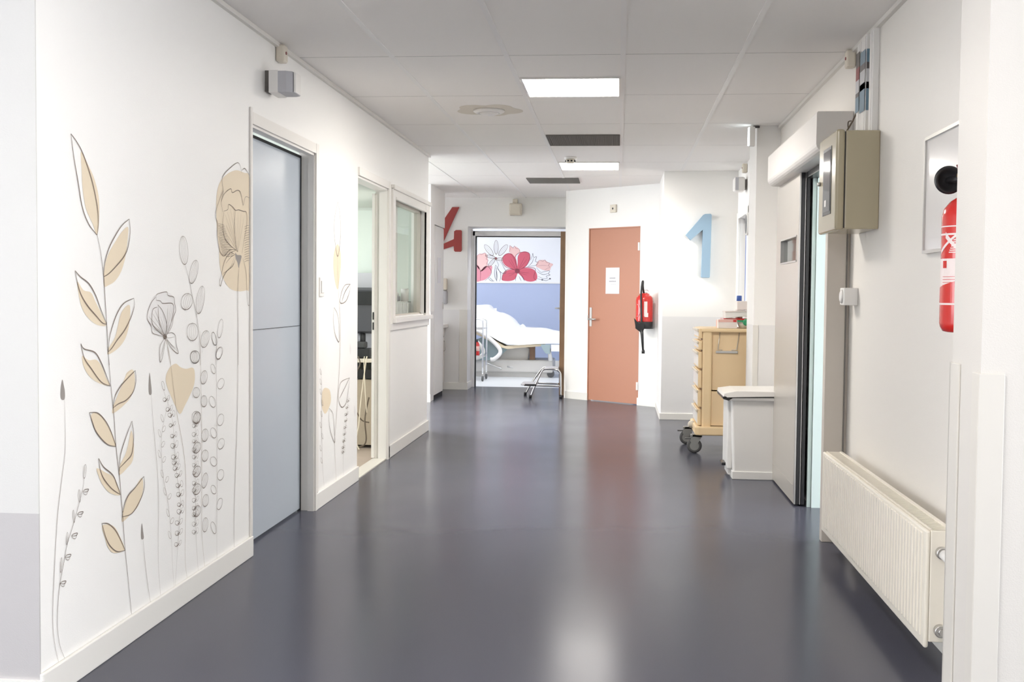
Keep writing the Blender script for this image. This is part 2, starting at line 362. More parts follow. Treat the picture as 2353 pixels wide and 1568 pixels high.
# ------------------------------------------------------------------ far left: side passage, cupboard, sink niche
struct('wall_side', bx(-6, -2.12, 12.70, 12.98, 0, CEIL), 'wall_dado')
struct('wall_back', MB().box(-6, -1.93, 14.45, 14.98, 0, CEIL).box(-1.93, -0.62, 14.45, 14.98, 2.10, CEIL).box(-0.66, 0.2, 14.45, 14.98, 0, CEIL), 'wall_dado')
struct('baseboard_back', MB().box(-2.6, -1.92, 14.436, 14.45, 0, 0.09).box(-1.93, -1.918, 14.45, 14.98, 0, 0.09), 'skirting')
struct('baseboard_side', bx(-6, -2.108, 12.686, 12.70, 0, 0.09), 'skirting')
struct('trim_5', MB().box(-2.03, -1.925, 14.440, 14.45, 0.09, 1.03, bev=0.003), 'guard')
struct('trim_6', MB().box(-2.17, -2.112, 12.69, 12.70, 0.09, 1.03, bev=0.003), 'guard')
struct('wall_cupboard_head', bx(-2.8, -2.12, 12.98, 13.75, 2.035, CEIL), 'wall_dado')
t = thing('tall_cupboard', (-2.4, 13.36, 0), 'tall flush white cupboard beside the sink niche at far left', 'cupboard')
MB().box(-2.75, -2.14, 12.985, 13.745, 0.0, 2.03).build('body', 'wall', t)
d = bx(-2.14, -2.118, 13.0, 13.66, 0.05, 2.02, bev=0.003).build('cupboard_door', 'white', t)
bx(-2.117, -2.105, 13.60, 13.61, 1.05, 1.13).build('handle', 'steel', d)
bx(-2.139, -2.137, 12.99, 13.74, 0.0, 0.045).build('kick_gap', 'dark', t)
tag(bx(-2.116, -2.114, 13.2, 13.42, 1.36, 1.66).build('paper_notice', 'paper'), 'glossy white sheet stuck on the tall cupboard door', 'notice')
t = thing('sink_unit', (-2.4, 14.1, 0), 'small white base cabinet under the worktop at far left', 'cabinet')
MB().box(-2.75, -2.235, 13.76, 14.43, 0.08, 0.80).build('body', 'white', t)
d = MB().box(-2.235, -2.215, 13.78, 14.41, 0.10, 0.68, bev=0.003).build('cabinet_door', 'white', t)
MB().tube([(-2.214, 14.35, 0.5), (-2.195, 14.35, 0.51), (-2.195, 14.35, 0.62), (-2.214, 14.35, 0.63)], 0.005).build('handle', 'steel', d)
MB().box(-2.235, -2.215, 13.78, 14.41, 0.69, 0.79, bev=0.003).build('drawer_front', 'white', t)
tag(MB().box(-2.75, -2.17, 13.76, 14.436, 0.80, 0.845, bev=0.005).build('worktop', 'white'), 'white worktop with rounded edge above the far sink cabinet', 'worktop')
t = thing('tap', (-2.3, 14.2, 0.845), 'small chrome tap on the far white worktop', 'tap')
MB().lathe((-2.36, 14.2, 0.846), [(0.02, 0), (0.02, 0.05), (0.012, 0.06), (0.012, 0.10)], n=14).tube(smooth_pts([(-2.36, 14.2, 0.93), (-2.33, 14.2, 0.97), (-2.27, 14.2, 0.95), (-2.23, 14.2, 0.91)]), 0.009).build('spout', 'chrome', t)
MB().tube([(-2.36, 14.2, 0.95), (-2.38, 14.25, 0.99)], 0.006).build('lever', 'chrome', t)
t = thing('soap_dispenser', (-2.2, 14.42, 1.16), 'white wall dispenser with grey cover beneath the red number', 'dispenser')
bx(-2.30, -2.185, 14.37, 14.449, 1.28, 1.43, bev=0.012).build('tank', 'ivory', t)
bx(-2.30, -2.18, 14.35, 14.449, 1.10, 1.275, bev=0.02).build('cover', 'greyplastic', t)
# far doorway: frame, open leaf
t = bpy.data.objects.new('door_4', None); C.objects.link(t); t.location = (-0.74, 14.93, 0); t['kind'] = 'structure'
fr = MB(); fr.box(-1.93, -1.885, 14.86, 14.98, 0, 2.065, bev=0.004); fr.box(-1.93, -0.70, 14.86, 14.98, 2.0, 2.065, bev=0.004); fr.box(-0.755, -0.70, 14.90, 14.98, 0, 2.065, bev=0.004); fr.box(-1.98, -1.915, 14.82, 14.86, 0, 2.08, bev=0.003)
fr.build('door_frame', 'frame_white', t)
MB().box(-1.885, -1.875, 14.90, 14.98, 0, 2.0).box(-1.885, -0.755, 14.90, 14.98, 1.99, 2.0).build('door_seal', 'dark', t)
A = Vector((-0.745, 14.88, 0)); Bv = Vector((-0.70, 13.72, 0)); dr = (Bv-A); ln = dr.length; ang = math.atan2(dr.y, dr.x)
R = Matrix.Translation(A) @ Matrix.Rotation(ang, 4, 'Z')
lf = bx(0, ln, 0, 0.062, 0.012, 2.0).xf(R).build('door_leaf', 'brown', t)
bx(0, ln-0.002, 0.0621, 0.066, 0.014, 1.998).xf(R).build('door_facing', 'doorpale', lf)
for s_ in (1, -1):
    y0 = 0.066 if s_ > 0 else 0.0
    h = MB(); h.box(ln-0.09, ln-0.06, min(y0, y0+s_*0.006), max(y0, y0+s_*0.006), 0.93, 1.17)
    h.tube([(ln-0.075, y0, 1.07), (ln-0.075, y0+s_*0.05, 1.07), (ln-0.19, y0+s_*0.055, 1.07)], 0.009)
    h.xf(R).build('door_handle', 'steel', lf)

# ------------------------------------------------------------------ angled wall with salmon door
AA = Vector((-0.60, 13.50, 0)); ANG = math.atan2(12.58-13.50, 0.47+0.60); LEN = math.hypot(1.07, 0.92)
RA = Matrix.Translation(AA) @ Matrix.Rotation(ANG, 4, 'Z')           # local x along the wall, local -y towards the corridor
struct('wall_angled', MB().box(0, 0.345, 0, 0.1, 0, CEIL).box(1.10, LEN, 0, 0.1, 0, CEIL).box(0.345, 1.10, 0, 0.1, 2.005, CEIL).xf(RA), 'wall')
struct('wall_angled_return', bx(-0.63, -0.60, 13.50, 14.45, 0, CEIL), 'wall')
struct('baseboard_angled', MB().box(-0.012, 0.345, -0.013, 0, 0, 0.085).box(1.10, LEN, -0.013, 0, 0, 0.085).xf(RA), 'skirting')
t = bpy.data.objects.new('door_3', None); C.objects.link(t); t.location = RA @ Vector((0.345, 0, 0)); t.rotation_euler = (0, 0, ANG); t['kind'] = 'structure'
lf = MB().box(0.35, 1.095, 0.004, 0.044, 0.01, 2.0, bev=0.002).xf(RA).build('door_leaf', 'orange', t)
MB().box(0.36, 0.395, -0.003, 0.004, 0.87, 1.09).tube([(0.385, -0.001, 0.955), (0.385, -0.04, 0.955), (0.50, -0.045, 0.955)], 0.009).xf(RA).build('door_handle', 'steel', lf)
MB().box(0.331, 0.347, -0.01, 0.02, 0.94, 1.0).xf(RA).build('strike_plate', 'steel', t)
for z in (0.17, 0.97, 1.74): bx(1.085, 1.108, -0.014, 0.006, z, z+0.09, bev=0.003).xf(RA).build('hinge', 'white', t)
MB().box(0.337, 0.349, -0.004, 0.05, 0, 2.01).box(1.096, 1.108, -0.002, 0.05, 0, 2.01).box(0.337, 1.108, -0.004, 0.05, 2.0, 2.012).xf(RA).build('door_frame', 'orange', t)
pp = MB().box(0.602, 0.808, 0.0008, 0.0035, 1.252, 1.552); o = pp.xf(RA).build('notice_sheet', 'paper'); 
tag(o, 'white paper notice with two short lines of print on the salmon door', 'notice')
for z, a, b_ in ((1.425, 0.662, 0.742), (1.388, 0.655, 0.752)):
    x = a; pr = MB()
    while x < b_: wd = random.uniform(0.008, 0.013); pr.box(x, x+wd-0.003, 0.0001, 0.0008, z, z+0.012+random.uniform(0, .003)); x += wd
    pr.xf(RA).build('printed_line', 'ink', o)
bx(0.68, 0.76, 0.0002, 0.0008, 1.362, 1.364).xf(RA).build('printed_rule', 'ink', o)

# ------------------------------------------------------------------ wall with the blue "1", right wall, column
Y1 = 11.35
struct('wall_number', bx(0.44, 1.4, Y1, Y1+0.1, 0, CEIL), 'wall_dado')
struct('wall_return', bx(0.44, 0.47, Y1+0.1, 12.60, 0, CEIL), 'wall_dado')
struct('baseboard_number', MB().box(0.426, 1.165, Y1-0.014, Y1, 0, 0.065, bev=0.003).box(0.426, 0.44, Y1, 12.58, 0, 0.065), 'skirting')
W2 = (10.28, 11.12, 1.10, 1.985)
struct('wall_right_far', MB().box(1.165, 1.3, 8.8, W2[0], 0, CEIL).box(1.165, 1.3, W2[1], Y1, 0, CEIL).box(1.165, 1.3, W2[0], W2[1], 0, W2[2]).box(1.165, 1.3, W2[0], W2[1], W2[3], CEIL), 'wall_dado')
d = struct('window_2', MB().box(1.146, 1.165, W2[1], W2[1]+0.12, W2[2]-0.05, W2[3]+0.06, bev=0.004).box(1.145, 1.165, W2[0]-0.06, W2[0], W2[2]-0.05, W2[3]+0.06).box(1.145, 1.165, W2[0]-0.06, W2[1]+0.12, W2[3], W2[3]+0.06).box(1.13, 1.165, W2[0]-0.06, W2[1]+0.12, W2[2]-0.05, W2[2]), 'white')
MB().box(1.22, 1.26, W2[1]-0.05, W2[1], W2[2], W2[3]).box(1.22, 1.26, W2[0], W2[0]+0.05, W2[2], W2[3]).box(1.22, 1.26, W2[0], W2[1], W2[3]-0.05, W2[3]).box(1.22, 1.26, W2[0], W2[1], W2[2], W2[2]+0.05).build('window_frame', 'white', d)
MB().box(1.215, 1.219, W2[1]-0.056, W2[1]-0.044, W2[2], W2[3]).build('window_seal', 'blue', d)
MB().box(1.238, 1.242, W2[0]+0.05, W2[1]-0.05, W2[2]+0.05, W2[3]-0.05).build('window_pane', 'glass', d)
struct('wall_column', bx(0.985, 1.4, 8.36, 8.80, 0, CEIL), 'wall_dado')
struct('baseboard_column', bx(0.973, 1.165, 8.346, 8.36, 0, 0.08), 'skirting')
struct('trim_7', MB().box(0.980, 1.02, 8.352, 8.36, 0.08, 1.03, bev=0.003), 'guard')
OD = (5.90, 6.78, 1.98)                        # opening behind the sliding door
struct('wall_right', MB().box(XR, XR+0.15, 3.28, OD[0], 0, CEIL).box(XR, XR+0.15, OD[0], OD[1], OD[2], CEIL).box(XR, XR+0.15, OD[1], 8.36, 0, CEIL), 'wall_warm')
struct('baseboard_right', MB().box(XR-0.012, XR, 3.28, 5.84, 0, 0.08), 'skirting')
struct('wall_mint', MB().box(1.125, 1.145, 6.76, 6.79, 0, OD[2]).box(1.148, 1.6, 6.74, 6.79, 0, OD[2]), 'mint')
struct('trim_8', MB().box(1.10, XR+0.15, 5.92, 6.76, OD[2]-0.02, OD[2]), 'mint')
t = bpy.data.objects.new('door_5', None); C.objects.link(t); t.location = (1.07, 7.1, 0); t['kind'] = 'structure'
lf = MB().box(1.052, 1.092, 6.80, 7.72, 0.012, 1.452).box(1.052, 1.092, 6.80, 7.72, 1.60, 1.97).box(1.052, 1.092, 6.80, 6.86, 1.452, 1.60).box(1.052, 1.092, 7.50, 7.72, 1.452, 1.60)
lf.box(1.050, 1.052, 6.83, 7.70, 0.115, 0.119)
lf = lf.build('door_leaf', 'doorleaf', t)
fr = MB()
for a in ((6.855, 7.505, 1.446, 1.456), (6.855, 7.505, 1.596, 1.606), (6.855, 6.862, 1.45, 1.60), (7.498, 7.505, 1.45, 1.60)): fr.box(1.048, 1.096, *a)
fr.build('window_bezel', 'steel', lf); MB().box(1.070, 1.074, 6.862, 7.498, 1.456, 1.596).build('window_pane', 'glass', lf)
MB().box(1.0925, 1.11, 6.77, 7.72, 0.012, 1.97).box(1.062, 1.082, 6.772, 6.799, 0.012, 1.97).build('rubber_seal', 'black', lf)
MB().box(1.083, 1.086, 6.768, 6.799, 0.012, 1.97).box(1.052, 1.06, 6.775, 6.799, 0.012, 1.97).build('edge_strip', 'steel', lf)
pr = [(1.154, 1.965), (1.01, 1.965)]+[(0.975+0.04+0.04*math.cos(math.radians(a)), 2.005+0.04*math.sin(math.radians(a))) for a in (260, 240, 220, 200, 180)]+[(0.975, 2.155), (0.98, 2.165), (1.154, 2.165)]
hd = MB().prism(pr, 'y', 5.80, 7.64, bev=0.003).build('door_cover', 'hood', t)
MB().lathe((1.00, 7.642, 2.06), [(0.008, 0), (0.008, 0.004)], axis='y', n=12).build('screw', 'steel', hd)
MB().box(1.085, 1.15, 5.82, 7.70, 1.93, 1.964).build('track', 'black', t)
ps = MB().box(1.041, 1.135, 5.80, 5.86, 0, 1.97, bev=0.003).box(1.135, 1.154, 5.81, 5.86, 0, 1.97).build('door_post', 'post', t)
MB().box(1.1345, 1.140, 5.795, 5.80, 0, 1.97).build('post_seal', 'grille', ps)
# near right pillar
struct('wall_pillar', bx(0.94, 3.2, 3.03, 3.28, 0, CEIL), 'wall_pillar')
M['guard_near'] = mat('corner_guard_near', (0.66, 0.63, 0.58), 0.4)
struct('trim_9', MB().box(0.934, 0.94, 3.028, 3.085, 0, 1.045, bev=0.002).box(0.934, 1.00, 3.024, 3.03, 0, 1.045, bev=0.002), 'guard_near')
struct('trim_10', MB().box(0.934, 0.94, 3.20, 3.284, 0, 1.06, bev=0.002).box(0.934, 1.0, 3.28, 3.286, 0, 1.06), 'guard_near')
struct('wall_rear_light_block', bx(-6, 5, -3.1, -3.0, 0, CEIL), 'wall_corner_dimmed')  # unseen wall added to block daylight from behind the camera
# shells of the rooms beyond
struct('wall_far_room', MB().box(-4.5, 1.2, 18.3, 18.4, 0, CEIL), 'wall_blue')
struct('wall_far_room_right', MB().box(1.1, 1.2, 14.98, 18.3, 0, CEIL), 'wall_blue')
struct('wall_far_room_left', MB().box(-4.6, -4.5, 14.98, 15.6, 0, CEIL).box(-4.6, -4.5, 17.8, 18.4, 0, CEIL).box(-4.6, -4.5, 15.6, 17.8, 0, 1.0), 'wall_blue')
struct('trim_11', bx(-4.5, 1.1, 18.285, 18.3, 0, 0.165), 'skirting')
struct('trim_12', bx(-4.5, 1.1, 18.285, 18.3, 1.412, 1.432), 'white')

# ------------------------------------------------------------------ hospital room contents
t = thing('hospital_bed', (-1.5, 17.1, 0), 'adjustable hospital bed with raised head seen through the far doorway', 'hospital bed')
bx(-2.5, -0.95, 16.75, 17.45, 0.07, 0.26, bev=0.02).build('base', 'bedgrey', t)
MB().box(-2.45, -1.0, 16.8, 17.4, 0.0, 0.07).build('plinth', 'bedgrey', t)
MB().prism([(-1.78, 0.24), (-1.33, 0.24), (-1.30, 0.43), (-1.45, 0.47), (-1.62, 0.45), (-1.76, 0.38)], 'y', 16.85, 17.35, bev=0.01).build('lift_column', 'bedgrey', t)
MB().prism([(-1.30, 0.24), (-1.22, 0.24), (-1.22, 0.46), (-1.30, 0.46)], 'y', 16.8, 16.86).build('column_guide', 'wood', t)
MB().prism([(-2.35, 0.80), (-2.0, 0.66), (-1.88, 0.60), (-1.75, 0.52), (-1.66, 0.47), (-1.48, 0.485), (-1.18, 0.50), (-1.10, 0.505), (-1.10, 0.475), (-1.2, 0.465), (-1.45, 0.445), (-1.62, 0.425), (-1.72, 0.45), (-2.0, 0.60), (-2.35, 0.74)], 'y', 16.62, 17.5).build('bed_frame', 'beige', t)
top = [(-2.45, 1.02), (-2.28, 1.03), (-2.16, 1.055), (-2.05, 1.07), (-1.96, 1.06), (-1.90, 0.99), (-1.83, 0.955), (-1.76, 0.945), (-1.66, 0.90), (-1.58, 0.84), (-1.52, 0.77), (-1.46, 0.735), (-1.30, 0.728), (-1.10, 0.715), (-0.9, 0.675), (-0.4, 0.65), (-0.2, 0.62)]
bot = [(-0.2, 0.55), (-0.5, 0.51), (-0.95, 0.515), (-1.2, 0.505), (-1.45, 0.485), (-1.62, 0.48), (-1.72, 0.53), (-1.88, 0.62), (-2.0, 0.68), (-2.35, 0.82), (-2.45, 0.86)]
MB().prism([tuple(v) for v in smooth_pts([(a, b, 0) for a, b in top], 3)] and [(v.x, v.y) for v in smooth_pts([(a, b, 0) for a, b in top], 3)]+bot, 'y', 16.6, 17.52, bev=0.035, smooth=True).build('mattress_and_sheet', 'sheet', t)
pl = [(-2.4, 0.95), (-2.1, 0.88), (-1.9, 0.80), (-1.75, 0.68), (-1.6, 0.62), (-1.35, 0.64), (-1.15, 0.66)]
MB().tube(smooth_pts([(-2.30, 16.56, 0.72), (-2.10, 16.56, 0.72), (-1.90, 16.56, 0.60), (-1.74, 16.56, 0.45), (-1.72, 16.56, 0.36), (-1.80, 16.56, 0.28), (-1.86, 16.56, 0.27)]), 0.03, 12).build('side_rail', 'white', t)
MB().tube(smooth_pts([(-2.25, 16.58, 0.60), (-2.08, 16.58, 0.54), (-1.97, 16.58, 0.40), (-2.02, 16.58, 0.30), (-2.2, 16.58, 0.26)]), 0.028, 12).build('side_rail', 'bedgrey', t)
MB().prism([(-2.2, 0.5), (-1.95, 0.62), (-1.72, 0.44), (-1.62, 0.42), (-1.8, 0.25), (-2.2, 0.25)], 'y', 16.72, 16.76).build('linkage_plate', 'teal', t)
MB().prism([(-1.12, 0.50), (-0.98, 0.50), (-0.985, 0.36), (-1.05, 0.37), (-1.10, 0.44)], 'y', 16.585, 16.64).build('hanging_cloth', 'teal', t)
MB().box(-0.97, -0.82, 16.60, 16.7, 0.40, 0.50).build('control_box', 'white', t)
MB().tube([(-1.93, 16.7, 0.21), (-1.70, 16.66, 0.13)], 0.016).tube([(-1.62, 16.70, 0.16), (-1.53, 16.68, 0.15)], 0.012).build('foot_pedal', 'steel', t)
for x_ in (-0.98, -2.42): MB().lathe((x_, 16.8, 0.055), [(0.05, -0.02), (0.055, -0.01), (0.055, 0.01), (0.05, 0.02)], axis='y').build('castor_wheel', 'wheel', t)
for ft in (-0.98,):
    MB().tube([(ft, 16.7, 0.26), (ft-0.02, 16.66, 0.44)], 0.035, r2=0.02).build('foot_column', 'white', t)
# instrument trolley
t = thing('instrument_trolley', (-2.08, 16.1, 0), 'chrome tube trolley with shelves standing in front of the bed', 'trolley')
m = MB()
for y in (15.85, 16.3):
    m.tube(smooth_pts([(-2.35, y, 0.10), (-2.35, y, 0.80), (-2.33, y, 0.86), (-2.27, y, 0.88), (-1.97, y, 0.88), (-1.91, y, 0.86), (-1.89, y, 0.80), (-1.89, y, 0.10)], 5), 0.010)
m.tube([(-1.89, 15.85, 0.75), (-1.89, 16.3, 0.75)], 0.008).tube([(-1.89, 15.85, 0.38), (-1.89, 16.3, 0.38)], 0.008)
m.build('tube_frame', 'chrome', t)
for z in (0.73, 0.33): MB().box(-2.35, -1.90, 15.86, 16.29, z, z+0.012, bev=0.003).box(-2.35, -1.90, 15.855, 15.865, z, z+0.035).build('shelf', 'steel', t)
for x in (-2.33, -1.89):
    for y in (15.85, 16.3):
        cst = MB().lathe((x, y, 0.042), [(0.03, -0.014), (0.042, -0.008), (0.042, 0.008), (0.03, 0.014)], axis='x', n=20).build('castor', 'wheel', t)
        MB().tube([(x, y, 0.11), (x, y, 0.082)], 0.012).box(x-0.018, x+0.018, y-0.02, y+0.02, 0.075, 0.085).build('castor_fork', 'steel', cst)
t = thing('red_bottle', (-1.985, 15.95, 0.343), 'red disinfectant bottle with dark cap on the chrome trolley', 'bottle')
MB().lathe((-1.985, 15.95, 0.343), [(0.034, 0), (0.036, 0.01), (0.036, 0.17), (0.025, 0.20), (0.014, 0.21)], n=20).build('body', 'red', t)
MB().lathe((-1.985, 15.95, 0.343), [(0.015, 0.21), (0.015, 0.24), (0.006, 0.25)], n=16).build('cap', 'black', t)
MB().lathe((-1.985, 15.95, 0.343), [(0.0368, 0.08), (0.0368, 0.15)], n=20).build('bottle_label', 'pink', t)
tag(bx(-2.30, -2.12, 15.92, 16.2, 0.744, 0.80, bev=0.01).build('instrument_tray', 'steel'), 'metal tray on the top shelf of the chrome trolley', 'tray')
# step stool
t = thing('step_stool', (-0.9, 13.7, 0), 'two-step chrome stool with rubber treads in front of the far doorway', 'step stool')
def leg(pts): return MB().tube(smooth_pts(pts, 5), 0.0115, 10)
for y, dx in ((13.42, 0.0), (13.78, 0.0)):
    m = leg([(-1.02+dx-(0.09 if y > 13.6 else 0), y, 0.02), (-0.97+dx-(0.07 if y > 13.6 else 0), y, 0.15), (-0.89+dx-(0.03 if y > 13.6 else 0), y, 0.32), (-0.86+dx, y, 0.345), (-0.80, y, 0.35), (-0.72, y, 0.345), (-0.675, y, 0.31), (-0.665, y, 0.24), (-0.66, y, 0.02)])
    m.build('side_frame', 'chrome', t)
    leg([(-1.10, y, 0.155), (-0.66, y, 0.145)]).build('side_rail', 'chrome', t)
MB().box(-0.865, -0.70, 13.44, 13.76, 0.345, 0.362, bev=0.005).build('top_step', 'greyplastic', t)
s = MB().box(-1.14, -0.95, 13.42, 13.78, 0.150, 0.170, bev=0.006).build('lower_step', 'greyplastic', t)
MB().box(-1.09, -0.955, 13.405, 13.42, 0.146, 0.168).build('tread_edge', 'black', s)
for x, y in ((-1.025, 13.42), (-1.115, 13.78), (-0.66, 13.42), (-0.66, 13.78)): MB().lathe((x, y, 0), [(0.018, 0), (0.018, 0.03), (0.013, 0.04)], n=14).build('rubber_foot', 'black', t)

# ------------------------------------------------------------------ office contents
t = thing('office_desk', (-2.6, 9.2, 0), 'office desk edge with panel behind seen through the open doorway', 'desk')
bx(-3.4, -1.86, 8.72, 9.93, 0.69, 0.72, bev=0.003).build('desktop', 'ivory', t)
bx(-3.4, -1.88, 8.80, 8.83, 0.03, 0.55).build('modesty_panel', 'deskpanel', t)
MB().box(-3.38, -1.88, 8.78, 8.80, 0.56, 0.63).build('cable_tray', 'dark', t)
for x in (-3.35, -1.90): bx(x-0.02, x+0.02, 8.85, 9.9, 0.004, 0.69).build('leg', 'greyplastic', t)
t = thing('computer_monitor', (-2.05, 8.95, 0.72), 'back of a dark computer monitor on the office desk', 'monitor')
MB().prism([(8.90, 0.93), (8.90, 1.26), (8.96, 1.28), (8.96, 0.91)], 'x', -2.45, -1.90, bev=0.006).build('housing', 'monitor', t)
MB().tube([(-2.05, 8.96, 0.73), (-2.05, 8.97, 1.0)], 0.03).box(-2.2, -1.92, 8.88, 9.05, 0.72, 0.74, bev=0.005).build('stand', 'black', t)
bx(-2.4, -1.95, 8.885, 8.90, 1.14, 1.25, bev=0.004).build('vent_panel', 'black', t)
t = thing('storage_box', (-2.05, 9.2, 1.28), 'grey storage box standing above the dark monitor', 'box')
bx(-2.25, -1.93, 9.1, 9.35, 0.72, 1.40).build('box_body', 'greyplastic', t); MB().box(-2.0, -1.97, 9.095, 9.1, 1.30, 1.33).build('finger_hole', 'dark', t)
tag(bx(-2.30, -2.06, 9.4, 9.44, 1.28, 1.93).build('white_panel', 'panel_pale'), 'pale upright panel seen through the open office doorway', 'panel')
t = thing('picture_frame', (-2.2, 9.93, 1.4), 'brown framed board on the office end wall', 'picture frame')
MB().box(-2.28, -2.13, 9.925, 9.949, 1.38, 1.80).build('frame', 'wood', t); MB().box(-2.26, -2.16, 9.920, 9.925, 1.40, 1.78).build('sheet', 'palegreen', t)
tag(bx(-2.25, -2.19, 9.92, 9.949, 1.83, 1.90).build('wall_box', 'redbox'), 'small reddish box on the office wall above the frame', 'box')
def cable(pts, r, m_, lab): tag(MB().tube(smooth_pts(pts, 7), r, 8).build('cable', m_), lab, 'cable', 'cables hanging from the office desk')
cable([(-1.95, 8.70, 0.74), (-1.955, 8.69, 0.70), (-1.975, 8.69, 0.55), (-2.0, 8.70, 0.35), (-2.01, 8.69, 0.2), (-2.03, 8.68, 0.08), (-2.0, 8.66, 0.012)], 0.005, 'cable', 'long pale cable hanging from the desk edge to the floor')
cable([(-1.97, 8.70, 0.74), (-1.97, 8.69, 0.69), (-1.96, 8.68, 0.5), (-1.945, 8.68, 0.3)], 0.004, 'cable', 'thin pale cable beside the long one below the desktop')
cable([(-2.02, 8.70, 0.74), (-2.0, 8.68, 0.68), (-2.03, 8.68, 0.6), (-2.06, 8.7, 0.4), (-2.0, 8.7, 0.25), (-1.93, 8.7, 0.22)], 0.005, 'wire', 'dark cable looping down behind the desk edge to mid height')
cable([(-1.93, 8.69, 0.42), (-1.96, 8.68, 0.25), (-1.95, 8.68, 0.08), (-2.0, 8.67, 0.03), (-2.08, 8.68, 0.05)], 0.006, 'wire', 'black cable coiled low near the office floor')
t = thing('cable_clutter', (-2.0, 8.85, 0.72), 'tangle of black devices and leads on the desk edge under the monitor', 'electronics')
bx(-2.2, -1.93, 8.73, 8.87, 0.722, 0.80, bev=0.01).build('router_box', 'black', t); bx(-2.15, -1.98, 8.76, 8.86, 0.80, 0.85, bev=0.01).build('power_block', 'rubber', t)
t = thing('wire_basket', (-1.93, 9.8, 1.06), 'white slotted basket behind the office window', 'basket')
m = MB().box(-1.99, -1.825, 9.70, 9.90, 1.015, 1.02)
for k in range(11): x = -1.99+0.0165*k; m.box(x, x+0.006, 9.70, 9.705, 1.02, 1.165)
for z in (1.02, 1.09, 1.158): m.box(-1.99, -1.825, 9.70, 9.706, z, z+0.008)
for k in range(9): y = 9.70+0.024*k; m.box(-1.828, -1.824, y, y+0.008, 1.02, 1.165)
m.box(-1.99, -1.985, 9.70, 9.90, 1.02, 1.165).box(-1.828, -1.824, 9.70, 9.90, 1.158, 1.165)
m.build('grid_body', 'white', t); bx(-1.98, -1.835, 9.712, 9.89, 1.022, 1.15).build('contents', 'white', t)
tag(bx(-2.6, -1.87, 9.66, 9.93, 0.72, 1.014, bev=0.004).build('low_cabinet', 'ivory'), 'low shelf box on the desk carrying the white basket', 'cabinet')
tag(MB().lathe((-1.865, 9.82, 1.166), [(0.035, 0), (0.035, 0.11), (0.012, 0.11)], n=24).build('paper_roll', 'white'), 'white paper roll on top of the slotted basket', 'paper roll')
t = thing('tissue_dispenser', (-1.94, 9.78, 1.165), 'grey and white tissue dispenser beside the paper roll', 'dispenser')
bx(-1.975, -1.91, 9.72, 9.86, 1.166, 1.215, bev=0.01).build('body', 'greyplastic', t); bx(-1.965, -1.92, 9.74, 9.84, 1.215, 1.245, bev=0.008).build('lid', 'white', t)
tag(MB().prism([(-1.93, 1.018), (-1.86, 1.018), (-1.90, 1.03)], 'y', 9.62, 9.66).build('pen', 'black') , 'small dark object on the office window ledge', 'stationery')

# ------------------------------------------------------------------ wall devices
def detector(x, y, zt, side, label):
    """side: +1 on a wall whose face looks to +x, -1 to -x, 0 to -y"""
    t = thing('motion_detector', (x, y, zt-0.12), label, 'motion detector', 'small white detectors under the ceiling')
    if side == 0: bx(x-0.032, x+0.032, y-0.045, y, zt-0.12, zt, bev=0.012).build('housing', 'ivory', t); MB().lathe((x, y-0.046, zt-0.06), [(0.007, 0), (0.007, 0.003)], axis='y', n=12).build('sensor_eye', 'st_red', t)
    else:
        x1 = x+side*0.045
        bx(min(x, x1), max(x, x1), y-0.035, y+0.035, zt-0.085, zt, bev=0.010).build('housing', 'ivory', t)
        MB().lathe((x1+side*0.0015, y-0.005, zt-0.04), [(0.008, -0.002), (0.008, 0.002)], axis='x', n=12).build('sensor_eye', 'st_red', t)
detector(XL, 5.54, 2.462, 1, 'small ivory motion detector at the ceiling above the grey wall speaker')
detector(XR, 5.80, 2.462, -1, 'small ivory detector at the ceiling beside the coloured stickers on the right')
detector(1.165, 10.6, 2.455, -1, 'tiny ivory detector under the ceiling beyond the exit sign')
detector(-1.32, 14.45, 2.45, 0, 'tiny ivory detector above the far open doorway')
def speaker(x, y, z0, z1, side, label, wd=0.17, dp=0.13):
    t = thing('wall_speaker', (x, y, z0), label, 'wall speaker', 'small wall speakers')
    if side == 0:
        bx(x-wd/2, x+wd/2, y-dp, y-0.01, z0, z1, bev=0.012).build('housing', 'ivory', t); bx(x-wd*.38, x+wd*.38, y-dp-0.008, y-dp, z0+0.015, z1-0.015, bev=0.003).build('speaker_grille', 'ivory', t); bx(x-.03, x+.03, y-0.02, y, z0+.03, z1-.03).build('bracket', 'white', t)
    else:
        a, b_ = sorted((x+side*0.02, x+side*(dp-0.012))); bx(a, b_, y-wd/2, y+wd/2, z0, z1, bev=0.02).build('housing', 'white', t)
        a, b_ = sorted((x+side*(dp-0.05), x+side*(dp-0.02))); bx(a, b_, y-wd/2-0.004, y-wd/2+0.004, z0+0.01, z1-0.006).build('side_grille', 'greyplastic', t)
        a, b_ = sorted((x, x+side*0.03)); bx(a, b_, y-0.05, y+0.05, z0+0.02, z1-0.02).build('bracket', 'grille', t)
t = thing('wall_speaker', (XL, 5.38, 2.2), 'white and grey wall speaker above the grey-blue door', 'wall speaker', 'small wall speakers')
bx(XL, XL+0.03, 5.34, 5.42, 2.20, 2.30).build('bracket', 'grille', t)
MB().prism([(-1.672, 5.31), (-1.628, 5.31), (-1.628, 5.46), (-1.672, 5.46)], 'z', 2.188, 2.297, bev=0.004).build('back_shell', 'white', t)
g = MB().prism([(-1.628, 5.312), (-1.588, 5.312), (-1.562, 5.33), (-1.555, 5.36), (-1.555, 5.44), (-1.575, 5.455), (-1.628, 5.455)], 'z', 2.192, 2.293, bev=0.003).build('front_grille', 'greyplastic', t)
MB().prism([(-1.556, 5.335), (-1.549, 5.345), (-1.549, 5.43), (-1.556, 5.44)], 'z', 2.195, 2.290).build('front_edge', 'white', t)
